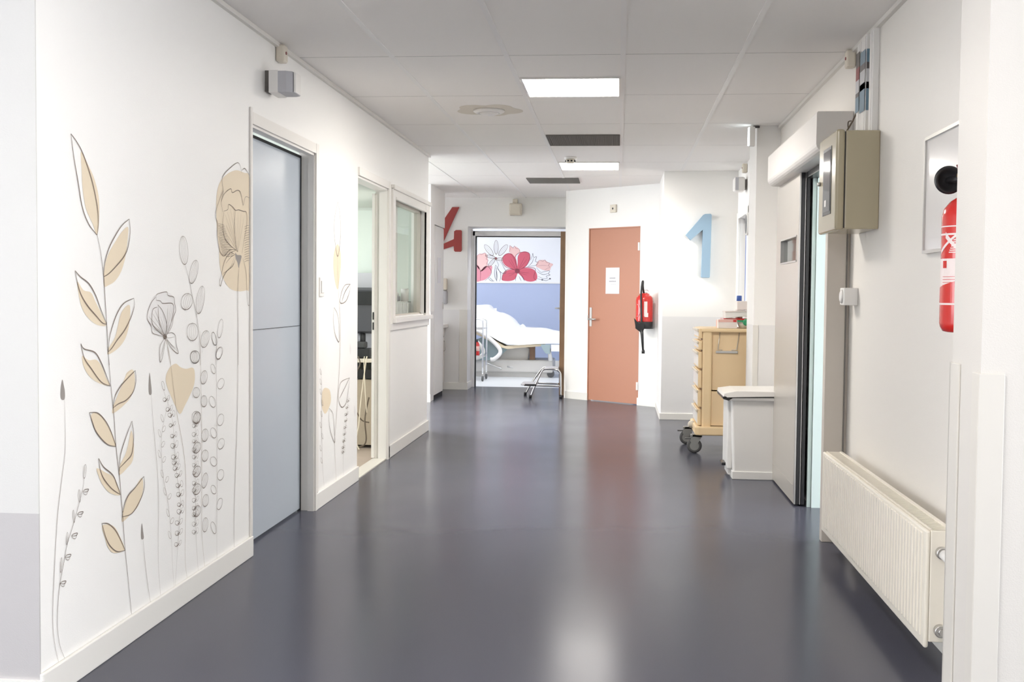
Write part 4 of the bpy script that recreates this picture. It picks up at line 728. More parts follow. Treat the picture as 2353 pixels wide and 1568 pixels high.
# ------------------------------------------------------------------ painted murals
PAINT = dict(k=mat('mural_line', (0.20, 0.155, 0.125), 0.6), g=mat('mural_fine_line', (0.42, 0.375, 0.34), 0.6), t=mat('mural_stem', (0.40, 0.33, 0.25), 0.6),
 b=mat('mural_beige', (0.78, 0.66, 0.49), 0.6), h=mat('mural_grey', (0.30, 0.27, 0.25), 0.6), y=mat('mural_wash', (0.82, 0.80, 0.785), 0.6),
 p=mat('mural_pink', (0.83, 0.55, 0.52), 0.6), r=mat('mural_rose', (0.76, 0.30, 0.36), 0.6), R=mat('mural_red', (0.62, 0.11, 0.16), 0.6),
 m=mat('mural_pink_line', (0.42, 0.20, 0.22), 0.6), n=mat('mural_ink', (0.12, 0.12, 0.15), 0.6), d=mat('mural_dark_red', (0.28, 0.05, 0.08), 0.6))
MURAL = [
('beige','leafy_branch',[('sk',4,"3568,1420 3592,1365 3614,1284 3620,1234 3634,1123 3643,1033 3652,988"),('sk',4,"3632,1134 3643,1035 3662,918 3683,825 3699,707 3725,602 3736,533 3750,455 3767,336 3793,214 3819,83"),('fb',0,"3465,1678 3513,1640 3553,1601 3582,1550 3588,1496 3581,1441 3566,1420 3539,1455 3494,1500 3472,1562 3467,1614 3462,1655"),('sk',5,"3568,1420 3510,1451 3466,1503 3439,1579 3412,1654 3394,1724"),('sk',5,"3394,1724 3429,1706 3468,1677 3513,1624 3547,1569 3572,1506 3577,1463 3568,1420"),('fb',0,"3806,1460 3802,1414 3781,1350 3748,1303 3702,1271 3651,1256 3618,1255 3625,1317 3653,1362 3704,1403 3756,1440"),('sk',5,"3614,1284 3621,1328 3653,1379 3704,1426 3756,1463 3813,1488"),('sk',5,"3813,1488 3820,1444 3802,1391 3768,1355 3703,1319 3652,1295 3614,1284"),('fb',0,"3432,1265 3473,1239 3525,1231 3560,1198 3601,1160 3634,1123 3589,1122 3541,1133 3484,1162 3450,1202"),('sk',5,"3415,1300 3451,1281 3508,1260 3554,1223 3589,1179 3634,1126"),('sk',5,"3634,1126 3601,1132 3553,1158 3495,1191 3451,1228 3429,1265 3415,1300"),('fb',0,"3813,1189 3819,1147 3798,1095 3765,1062 3712,1038 3646,1024 3649,1044 3700,1081 3726,1126 3753,1166"),('sk',5,"3643,1033 3656,1083 3688,1133 3727,1172 3773,1197 3847,1212"),('sk',5,"3847,1212 3850,1182 3819,1141 3772,1102 3713,1070 3674,1046 3643,1033"),('fb',0,"3462,1030 3504,1013 3560,1011 3600,985 3628,949 3655,918 3567,936 3503,965 3468,1000"),('sk',5,"3450,1069 3473,1051 3547,1036 3592,1000 3625,960 3658,917"),('sk',5,"3658,917 3591,936 3519,986 3473,1022 3450,1069"),('fb',0,"3842,959 3856,912 3828,870 3772,844 3680,822 3684,848 3728,891 3773,934 3792,953"),('sk',5,"3678,841 3693,878 3737,910 3801,936 3857,956"),('sk',5,"3857,956 3862,920 3837,881 3781,858 3719,851 3678,841"),('fb',0,"3525,838 3582,828 3631,792 3682,740 3699,707 3636,723 3565,766 3528,808"),('sk',5,"3506,843 3566,835 3623,801 3665,758 3699,707"),('sk',5,"3699,707 3631,724 3557,771 3525,812 3506,843"),('fb',0,"3826,746 3845,695 3835,640 3788,619 3728,605 3734,639 3779,672 3807,716"),('sk',5,"3725,617 3734,671 3771,721 3827,780"),('sk',5,"3827,780 3841,728 3826,666 3779,645 3725,629"),('fb',0,"3558,654 3621,630 3681,605 3715,568 3731,534 3654,555 3600,591 3571,626"),('sk',5,"3569,685 3605,651 3672,614 3707,573 3731,536"),('sk',5,"3731,536 3663,569 3604,613 3580,647 3569,685"),('fb',0,"3911,565 3920,521 3880,470 3814,451 3746,438 3759,477 3796,518 3852,539"),('sk',5,"3744,456 3759,493 3796,522 3853,540 3926,568"),('sk',5,"3926,568 3930,527 3890,485 3823,453 3744,456"),('fb',0,"3594,455 3644,449 3687,432 3726,393 3763,337 3678,345 3638,373 3615,409"),('sk',5,"3591,464 3636,454 3687,424 3726,385 3767,334"),('sk',5,"3767,334 3704,344 3652,374 3618,412 3591,464")]),
('beige','grass_spike',[('fh',0,"3331,963 3340,945 3347,923 3344,901 3321,905 3320,933"),('sg',3,"3340,903 3344,825 3342,734 3319,652 3293,552 3278,450 3265,335 3258,239 3267,166 3294,87")]),
('beige','grass_spike.a',[('fh',0,"3983,940 3993,910 4001,862 3977,863 3975,903"),('sg',3,"3991,862 4006,775 4026,672 4048,558 4057,446 4050,328 4053,207 4073,86")]),
('beige','grass_spike.b',[('fh',0,"3911,400 3920,372 3926,342 3904,345 3903,376"),('sg',3,"3916,342 3933,253 3956,164 3982,83")]),
('beige','leafy_twig',[('sk',2.5,"3468,639 3456,601 3428,555 3390,497 3352,448 3330,396 3303,332 3289,265 3287,202 3302,141 3335,86"),('sk',2,"3476,679 3480,675 3482,666 3480,655 3476,644 3471,637 3466,635 3462,639 3460,648 3462,659 3466,669 3471,677 3476,679"),('sg',2,"3476,679 3474,668 3471,657 3468,646 3466,635"),('sk',2,"3431,605 3435,602 3439,594 3441,583 3441,573 3439,566 3435,564 3431,567 3427,575 3425,585 3426,596 3428,603 3431,605"),('sg',2,"3431,605 3432,595 3433,584 3434,574 3435,564"),('sk',2,"3392,547 3395,544 3398,536 3401,525 3401,515 3400,508 3397,506 3394,509 3391,517 3389,527 3388,538 3389,545 3392,547"),('sg',2,"3392,547 3393,537 3395,526 3396,516 3397,506"),('sk',2,"3353,485 3356,481 3357,474 3357,464 3355,455 3352,449 3349,447 3346,450 3345,458 3345,467 3347,476 3350,483 3353,485"),('sg',2,"3353,485 3352,475 3351,466 3350,456 3349,447"),('sk',2,"3316,414 3318,410 3319,401 3318,390 3315,379 3312,371 3309,369 3306,373 3306,382 3307,393 3309,404 3313,412 3316,414"),('sg',2,"3316,414 3314,403 3312,392 3311,380 3309,369"),('sk',3,"3456,593 3472,598 3497,595 3487,589 3456,593"),('sk',2,"3456,593 3468,583 3484,581 3495,595"),('sk',3,"3419,528 3434,532 3458,529 3449,523 3419,528"),('sk',2,"3419,528 3431,518 3446,516 3457,529"),('sk',3,"3380,467 3395,471 3419,468 3410,462 3380,467"),('sk',2,"3380,467 3392,457 3407,454 3418,467"),('sk',3,"3337,410 3352,414 3375,410 3366,404 3337,410"),('sk',2,"3337,410 3349,399 3363,397 3374,409"),('sk',3,"3304,335 3319,338 3342,334 3333,328 3304,335"),('sk',2,"3304,335 3316,324 3330,321 3340,334")]),
('beige','peony_flower',[('fy',0,"4042,1223 4140,1235 4207,1215 4227,1165 4190,1108 4126,1067 4056,1075 3996,1110 3964,1147 3997,1195"),('sk',3.5,"4042,1204 4042,1223 4081,1231 4140,1235 4151,1222 4207,1215 4215,1191 4227,1165 4204,1140 4190,1108 4158,1084 4126,1067"),('sk',3.5,"4035,1215 3997,1195 3964,1159 3963,1135 3996,1110 4007,1085 4056,1075 4118,1066"),('sk',3.5,"4042,1204 4080,1201 4103,1192 4191,1191 4204,1165 4174,1109 4129,1069"),('sk',3.5,"4057,1187 4095,1167 4127,1135 4139,1103 4126,1069"),('sk',3.5,"4057,1187 4061,1149 4072,1117 4118,1069"),('sk',3.5,"4049,1178 4012,1171 4001,1138 4011,1113 4056,1090 4118,1067"),('sk',3.5,"4123,1065 4079,1036 4071,1006 4078,973 4102,998 4129,1059"),('sk',3.5,"4142,1078 4190,1079 4223,1065 4231,1030 4252,998 4222,1003 4173,1026 4134,1056"),('sg',2,"4191,1178 4163,1123 4123,1068"),('sg',2,"4175,1185 4155,1126 4123,1068"),('sg',2,"4151,1185 4143,1126 4123,1068"),('sg',2,"4210,1152 4173,1110 4123,1068"),('sg',2,"4007,1156 4070,1113 4123,1068"),('sg',2,"4027,1168 4080,1118 4123,1068"),('sg',2,"3975,1144 4053,1107 4123,1068"),('sg',2,"3989,1120 4061,1094 4123,1068"),('sg',2,"4103,1151 4119,1110 4123,1068"),('sg',2,"4080,1142 4107,1105 4123,1068"),('sg',2,"4016,1100 4075,1084 4123,1068"),('sg',2,"4143,1172 4139,1120 4123,1068"),('sg',2,"4129,1062 4101,1022 4074,987"),('sg',2,"4129,1062 4108,1024 4088,992"),('sg',2,"4129,1062 4171,1060 4214,1063"),('sg',2,"4129,1062 4177,1037 4226,1017"),('sg',2,"4129,1062 4183,1032 4239,1007"),('fk',0,"4107,1071 4126,1076 4142,1069 4139,1059 4116,1057"),('st',3,"4134,1059 4157,1001 4176,956"),('st',3,"4124,1063 4162,1001 4184,930 4210,841 4239,750 4284,655 4318,543 4324,424 4316,289 4316,162 4341,80"),('fb',0,"4229,958 4274,942 4333,931 4405,931 4427,905 4417,859 4368,818 4320,786 4273,758 4232,786 4183,834 4140,881 4133,916 4173,948")]),
('beige','bud_branch',[('sk',3,"4322,1344 4369,1276 4395,1223 4440,1149 4467,1074 4481,1005 4484,937"),('st',3,"4482,1077 4487,956 4491,816 4498,675 4497,534 4497,384 4496,252 4513,153 4534,77"),('sk',3.2,"4299,1454 4322,1449 4341,1429 4352,1402 4351,1373 4339,1352 4319,1343 4296,1350 4277,1369 4267,1396 4268,1424 4279,1445 4299,1454"),('sg',2,"4299,1454 4284,1425 4286,1397 4294,1370 4319,1343"),('sg',2,"4299,1454 4298,1426 4301,1398 4307,1371 4319,1343"),('sg',2,"4299,1454 4311,1427 4317,1399 4321,1372 4319,1343"),('sg',2,"4299,1454 4324,1428 4332,1400 4334,1372 4319,1343"),('sk',3.2,"4441,1364 4458,1357 4462,1338 4454,1314 4435,1290 4410,1274 4387,1269 4370,1277 4366,1295 4374,1319 4392,1342 4417,1359 4441,1364"),('sg',2,"4441,1364 4408,1341 4392,1318 4381,1294 4387,1269"),('sg',2,"4441,1364 4421,1340 4406,1317 4394,1293 4387,1269"),('sg',2,"4441,1364 4433,1340 4421,1316 4406,1292 4387,1269"),('sg',2,"4441,1364 4446,1339 4435,1315 4419,1291 4387,1269"),('sk',3.2,"4508,1261 4526,1252 4534,1230 4528,1201 4511,1173 4488,1153 4464,1147 4446,1156 4439,1177 4444,1206 4460,1234 4484,1254 4508,1261"),('sg',2,"4508,1261 4477,1233 4463,1205 4455,1176 4464,1147"),('sg',2,"4508,1261 4490,1233 4478,1204 4468,1176 4464,1147"),('sg',2,"4508,1261 4503,1232 4493,1203 4481,1175 4464,1147"),('sg',2,"4508,1261 4517,1231 4509,1202 4494,1174 4464,1147"),('sk',3.2,"4357,1230 4384,1223 4399,1210 4397,1193 4380,1177 4352,1167 4321,1166 4294,1173 4280,1186 4282,1203 4298,1218 4326,1228 4357,1230"),('sg',2,"4357,1230 4321,1216 4308,1200 4303,1184 4321,1166"),('sg',2,"4357,1230 4339,1215 4328,1199 4321,1182 4321,1166"),('sg',2,"4357,1230 4357,1213 4349,1197 4339,1181 4321,1166"),('sg',2,"4357,1230 4375,1212 4370,1195 4357,1179 4321,1166"),('sk',3.2,"4398,1111 4428,1106 4451,1092 4459,1074 4451,1056 4428,1044 4398,1040 4367,1046 4346,1060 4338,1078 4346,1095 4368,1107 4398,1111"),('sg',2,"4398,1111 4370,1094 4365,1077 4369,1059 4398,1040"),('sg',2,"4398,1111 4388,1094 4387,1076 4388,1058 4398,1040"),('sg',2,"4398,1111 4407,1093 4409,1075 4407,1058 4398,1040"),('sg',2,"4398,1111 4426,1093 4431,1075 4426,1057 4398,1040"),('sk',3.2,"4558,1076 4578,1069 4587,1054 4582,1036 4566,1020 4542,1009 4517,1008 4497,1015 4489,1029 4493,1047 4509,1063 4533,1074 4558,1076"),('sg',2,"4558,1076 4527,1061 4513,1044 4506,1027 4517,1008"),('sg',2,"4558,1076 4541,1060 4529,1043 4520,1025 4517,1008"),('sg',2,"4558,1076 4555,1058 4545,1041 4534,1024 4517,1008"),('sg',2,"4558,1076 4569,1056 4561,1039 4548,1022 4517,1008"),('sk',3.2,"4426,998 4451,994 4469,983 4475,970 4468,957 4450,949 4426,947 4401,952 4384,962 4378,975 4384,988 4402,996 4426,998"),('sg',2,"4426,998 4403,987 4400,974 4403,961 4426,947"),('sg',2,"4426,998 4418,986 4417,973 4418,960 4426,947"),('sg',2,"4426,998 4434,985 4435,972 4433,959 4426,947"),('sg',2,"4426,998 4449,984 4452,971 4449,958 4426,947"),('sk',3.2,"4425,999 4449,995 4468,984 4474,971 4468,958 4449,950 4424,948 4400,953 4382,963 4376,976 4382,989 4400,997 4425,999"),('sg',2,"4425,999 4406,987 4403,975 4405,962 4424,948"),('sg',2,"4425,999 4425,986 4425,974 4424,961 4424,948"),('sg',2,"4425,999 4444,985 4447,972 4444,960 4424,948"),('sk',3.2,"4536,911 4552,905 4561,893 4561,879 4550,866 4533,858 4514,857 4498,862 4489,874 4489,888 4499,901 4516,909 4536,911"),('sg',2,"4536,911 4516,899 4509,886 4505,872 4514,857"),('sg',2,"4536,911 4530,897 4525,884 4519,870 4514,857"),('sg',2,"4536,911 4544,896 4541,882 4533,868 4514,857"),('sk',3.2,"4439,849 4457,845 4471,836 4476,825 4471,815 4457,808 4438,807 4420,811 4406,820 4402,831 4407,841 4420,848 4439,849"),('sg',2,"4439,849 4424,840 4422,830 4424,819 4438,807"),('sg',2,"4439,849 4439,839 4439,828 4438,817 4438,807"),('sg',2,"4439,849 4453,837 4455,827 4453,816 4438,807"),('sk',3.2,"4524,808 4541,804 4553,794 4558,782 4553,770 4541,763 4524,761 4507,766 4495,776 4491,788 4496,799 4508,807 4524,808"),('sg',2,"4524,808 4511,798 4509,786 4511,774 4524,761"),('sg',2,"4524,808 4524,797 4524,785 4524,773 4524,761"),('sg',2,"4524,808 4537,795 4539,784 4537,772 4524,761"),('sk',3.2,"4438,752 4462,746 4479,735 4486,721 4479,709 4462,701 4438,701 4414,707 4397,718 4391,731 4398,744 4415,751 4438,752"),('sg',2,"4438,752 4420,741 4417,729 4420,716 4438,701"),('sg',2,"4438,752 4438,739 4438,726 4438,713 4438,701"),('sg',2,"4438,752 4456,737 4459,724 4456,711 4438,701"),('sk',3.2,"4540,668 4558,662 4569,650 4570,637 4562,625 4546,617 4527,617 4510,623 4500,634 4498,648 4506,660 4521,667 4540,668"),('sg',2,"4540,668 4523,657 4518,645 4517,632 4527,617"),('sg',2,"4540,668 4537,655 4534,642 4531,630 4527,617"),('sg',2,"4540,668 4551,653 4550,640 4545,627 4527,617"),('sk',3.2,"4539,580 4557,574 4568,563 4570,551 4562,540 4547,534 4528,534 4510,541 4500,551 4498,563 4505,574 4520,580 4539,580"),('sg',2,"4539,580 4522,571 4517,560 4517,548 4528,534"),('sg',2,"4539,580 4536,569 4533,557 4531,546 4528,534"),('sg',2,"4539,580 4550,566 4550,554 4545,543 4528,534"),('sk',3.2,"4546,483 4559,475 4565,462 4561,446 4549,433 4532,425 4515,424 4502,432 4496,445 4500,460 4512,474 4528,482 4546,483"),('sg',2,"4546,483 4526,471 4517,457 4511,442 4515,424"),('sg',2,"4546,483 4538,468 4530,453 4523,439 4515,424"),('sg',2,"4546,483 4550,465 4544,450 4535,436 4515,424"),('sk',3.2,"4550,392 4566,385 4574,373 4574,360 4564,349 4548,344 4530,345 4515,352 4507,363 4507,376 4516,387 4532,393 4550,392"),('sg',2,"4550,392 4532,383 4525,372 4522,359 4530,345"),('sg',2,"4550,392 4545,380 4540,368 4535,356 4530,345"),('sg',2,"4550,392 4558,377 4555,365 4548,353 4530,345"),('sk',3.2,"4542,296 4557,289 4565,276 4566,260 4558,247 4544,239 4527,239 4513,246 4504,259 4504,275 4512,288 4525,296 4542,296"),('sg',2,"4542,296 4526,285 4521,271 4519,256 4527,239"),('sg',2,"4542,296 4538,282 4535,267 4531,253 4527,239"),('sg',2,"4542,296 4550,279 4549,264 4543,250 4527,239")]),
('beige','round_leaf_branch',[('sg',3,"4688,1038 4672,996 4661,926"),('sg',3,"4669,1071 4668,946 4670,800 4675,654 4675,508 4674,361 4671,196 4673,77"),('sk',3,"4735,1120 4747,1113 4751,1098 4747,1077 4735,1058 4718,1044 4702,1040 4690,1046 4686,1062 4690,1082 4702,1102 4718,1115 4735,1120"),('sk',3,"4628,1066 4642,1063 4658,1053 4669,1039 4674,1025 4671,1014 4660,1010 4645,1013 4630,1023 4619,1037 4614,1051 4617,1062 4628,1066"),('sk',3,"4727,1000 4742,994 4747,983 4741,970 4726,958 4705,951 4685,951 4670,957 4665,968 4671,980 4686,992 4706,999 4727,1000"),('sk',3,"4627,1067 4642,1064 4656,1054 4668,1039 4673,1025 4671,1014 4661,1010 4647,1013 4632,1023 4620,1038 4615,1052 4618,1063 4627,1067"),('sk',3,"4720,998 4734,993 4740,982 4737,969 4724,957 4707,949 4688,948 4674,954 4668,964 4672,977 4684,989 4701,997 4720,998"),('sk',3,"4616,933 4630,930 4643,923 4654,912 4658,901 4654,893 4644,890 4631,893 4617,900 4607,911 4603,922 4606,930 4616,933"),('sk',3,"4744,863 4760,856 4766,846 4761,835 4745,825 4724,820 4702,821 4687,828 4681,838 4686,849 4701,858 4722,863 4744,863"),('sk',3,"4605,798 4624,794 4643,785 4656,773 4659,760 4653,751 4638,748 4618,752 4600,761 4588,773 4584,785 4591,794 4605,798"),('sk',3,"4735,710 4752,703 4761,692 4758,679 4745,668 4726,662 4705,663 4688,670 4679,681 4682,693 4694,704 4714,710 4735,710"),('sk',3,"4619,663 4638,659 4656,650 4669,638 4672,627 4664,619 4649,616 4630,620 4612,629 4601,641 4598,652 4605,660 4619,663"),('sk',3,"4744,602 4760,595 4767,584 4763,572 4748,563 4728,559 4706,561 4690,568 4683,579 4688,590 4702,599 4722,603 4744,602"),('sk',3,"4620,539 4640,536 4659,527 4671,516 4673,505 4664,498 4648,496 4627,500 4609,509 4597,520 4596,530 4604,538 4620,539"),('sk',3,"4731,469 4749,462 4758,451 4758,439 4747,429 4728,424 4707,426 4690,433 4680,444 4681,456 4691,465 4710,470 4731,469"),('sk',3,"4620,419 4636,415 4652,406 4662,395 4665,385 4659,378 4646,377 4630,381 4615,389 4605,400 4602,410 4608,417 4620,419"),('sk',3,"4725,345 4738,338 4742,327 4737,315 4724,305 4707,300 4690,301 4677,308 4673,319 4678,331 4690,341 4708,346 4725,345"),('sk',3,"4615,264 4631,258 4647,247 4659,232 4664,217 4661,208 4650,206 4635,211 4619,223 4606,238 4601,252 4604,261 4615,264")]),
('beige','curled_sprig',[('sk',2.55,"4110,836 4118,835 4125,833 4130,829 4131,825 4128,822 4121,821 4113,822 4106,824 4101,828 4100,831 4103,834 4110,836"),('sg',2.38,"4158,841 4162,839 4164,835 4162,830 4158,826 4152,823 4146,823 4142,825 4141,829 4143,834 4147,838 4153,841 4158,841"),('sk',4.08,"4120,823 4133,826 4146,831"),('sk',2.55,"4138,796 4146,796 4154,793 4159,789 4160,785 4156,782 4149,781 4140,782 4133,784 4128,788 4127,792 4131,795 4138,796"),('sg',2.38,"4188,802 4192,799 4193,795 4191,790 4186,785 4180,782 4173,782 4169,785 4168,789 4170,794 4175,798 4182,801 4188,802"),('sk',4.08,"4148,783 4161,786 4174,791"),('sk',2.55,"4153,773 4163,773 4172,771 4180,767 4184,763 4183,759 4177,756 4167,756 4158,759 4150,762 4146,767 4147,771 4153,773"),('sg',2.38,"4202,780 4208,777 4213,773 4215,767 4213,761 4209,757 4203,756 4197,758 4193,763 4191,769 4192,775 4196,779 4202,780"),('sk',4.08,"4169,759 4183,762 4196,767"),('sk',2.55,"4168,732 4176,730 4182,728 4185,724 4185,721 4181,719 4174,718 4167,719 4161,722 4157,725 4158,729 4162,731 4168,732"),('sg',2.38,"4218,735 4221,733 4221,729 4218,725 4212,722 4206,720 4200,720 4197,722 4197,726 4200,730 4206,733 4213,735 4218,735"),('sk',4.08,"4176,719 4189,722 4202,726"),('sk',2.55,"4178,689 4186,689 4194,687 4200,683 4203,679 4201,676 4195,674 4187,675 4179,677 4172,681 4170,685 4172,688 4178,689"),('sg',2.38,"4226,694 4231,692 4234,688 4235,683 4233,678 4228,675 4223,674 4218,676 4215,681 4214,686 4216,691 4221,694 4226,694"),('sk',4.08,"4191,676 4204,679 4218,683"),('sk',2.55,"4184,654 4195,652 4205,649 4212,644 4214,639 4210,635 4201,633 4191,634 4180,638 4173,643 4172,648 4176,652 4184,654"),('sg',2.38,"4238,658 4244,655 4246,649 4244,643 4239,637 4232,633 4224,633 4218,636 4216,642 4218,648 4223,654 4230,658 4238,658"),('sk',4.08,"4197,638 4211,640 4224,644"),('sk',2.55,"4191,608 4201,607 4211,604 4218,599 4219,594 4216,590 4207,589 4197,590 4187,594 4181,598 4179,603 4183,607 4191,608"),('sg',2.38,"4244,612 4250,609 4252,604 4250,597 4245,592 4238,589 4231,588 4225,591 4223,597 4225,603 4230,608 4237,612 4244,612"),('sk',4.08,"4204,593 4217,595 4231,599"),('sk',2.55,"4192,585 4202,584 4212,582 4219,577 4223,573 4221,569 4214,567 4205,567 4195,570 4187,575 4184,579 4186,583 4192,585"),('sg',2.38,"4243,589 4249,587 4253,582 4254,575 4252,570 4247,566 4241,565 4235,568 4231,573 4230,579 4232,585 4237,589 4243,589"),('sk',4.08,"4208,570 4221,572 4235,577"),('sk',2.55,"4209,562 4219,560 4227,556 4231,551 4230,547 4224,544 4216,544 4206,546 4198,550 4194,554 4195,558 4200,561 4209,562"),('sg',2.38,"4263,563 4267,560 4267,555 4262,550 4254,546 4246,544 4239,544 4235,548 4235,552 4240,557 4247,561 4256,564 4263,563"),('sk',4.08,"4217,547 4230,549 4244,553"),('sk',2.55,"4225,532 4235,530 4243,527 4248,522 4248,518 4243,515 4235,514 4225,516 4217,520 4213,524 4213,529 4217,531 4225,532"),('sg',2.38,"4279,534 4283,531 4284,526 4280,521 4274,517 4266,514 4259,515 4255,518 4254,522 4258,527 4264,532 4272,534 4279,534"),('sk',4.08,"4235,517 4248,519 4262,523"),('sk',2.55,"4229,491 4239,490 4249,487 4257,483 4261,478 4260,474 4253,472 4244,473 4233,476 4225,480 4221,485 4223,489 4229,491"),('sg',2.38,"4280,494 4286,492 4291,486 4293,480 4291,474 4287,470 4281,470 4274,472 4270,477 4268,484 4269,490 4274,494 4280,494"),('sk',4.08,"4246,475 4259,477 4273,481"),('sk',2.55,"4241,454 4251,453 4261,449 4267,444 4268,439 4263,436 4255,435 4244,437 4235,441 4229,446 4228,450 4232,454 4241,454"),('sg',2.38,"4296,456 4301,453 4302,447 4300,441 4294,436 4286,434 4279,434 4273,437 4272,442 4274,448 4280,453 4288,456 4296,456"),('sk',4.08,"4252,438 4266,440 4280,444"),('sk',2.55,"4241,412 4249,411 4259,409 4266,405 4270,400 4268,397 4263,395 4255,396 4246,399 4238,403 4235,407 4236,410 4241,412"),('sg',2.38,"4290,415 4296,412 4300,407 4302,402 4301,396 4298,393 4292,393 4287,395 4282,400 4280,405 4281,411 4285,414 4290,415"),('sk',4.08,"4257,397 4270,399 4284,403"),('sk',2.55,"4243,387 4254,386 4264,381 4271,376 4273,371 4269,367 4260,366 4250,368 4240,372 4233,378 4231,383 4235,386 4243,387"),('sg',2.38,"4298,388 4304,385 4306,379 4305,373 4299,368 4292,365 4284,365 4279,368 4276,374 4278,380 4283,385 4290,388 4298,388"),('sk',4.08,"4256,371 4270,372 4284,376"),('sk',2.55,"4230,345 4240,343 4248,338 4252,333 4252,329 4246,326 4237,326 4227,329 4218,334 4214,339 4215,343 4221,346 4230,345"),('sg',2.38,"4285,344 4289,341 4289,336 4284,331 4276,327 4267,325 4259,326 4255,330 4256,334 4261,340 4269,343 4278,345 4285,344"),('sk',4.08,"4238,330 4252,331 4265,335"),('sk',2.55,"4230,305 4240,303 4248,298 4252,293 4251,288 4245,286 4236,286 4226,289 4218,294 4214,299 4215,303 4221,306 4230,305"),('sg',2.38,"4286,303 4290,300 4289,295 4284,290 4275,287 4266,285 4258,286 4255,290 4255,294 4260,299 4269,303 4278,305 4286,303"),('sk',4.08,"4237,290 4251,291 4265,295"),('sk',2.55,"4220,262 4229,260 4236,256 4240,251 4240,247 4235,245 4227,245 4218,247 4211,251 4207,256 4207,260 4212,262 4220,262"),('sg',2.38,"4273,260 4277,257 4277,253 4273,248 4266,245 4259,243 4252,244 4248,247 4248,251 4252,256 4259,259 4266,261 4273,260"),('sk',4.08,"4228,247 4242,248 4256,252"),('sk',2.5,"4094,900 4102,898 4110,891 4116,883 4118,874 4117,867 4112,865 4104,867 4097,874 4091,883 4088,891 4089,898 4094,900"),('sg',2.5,"4107,863 4183,756 4208,647 4230,529 4266,425 4259,346 4242,251 4235,217 4211,80")]),
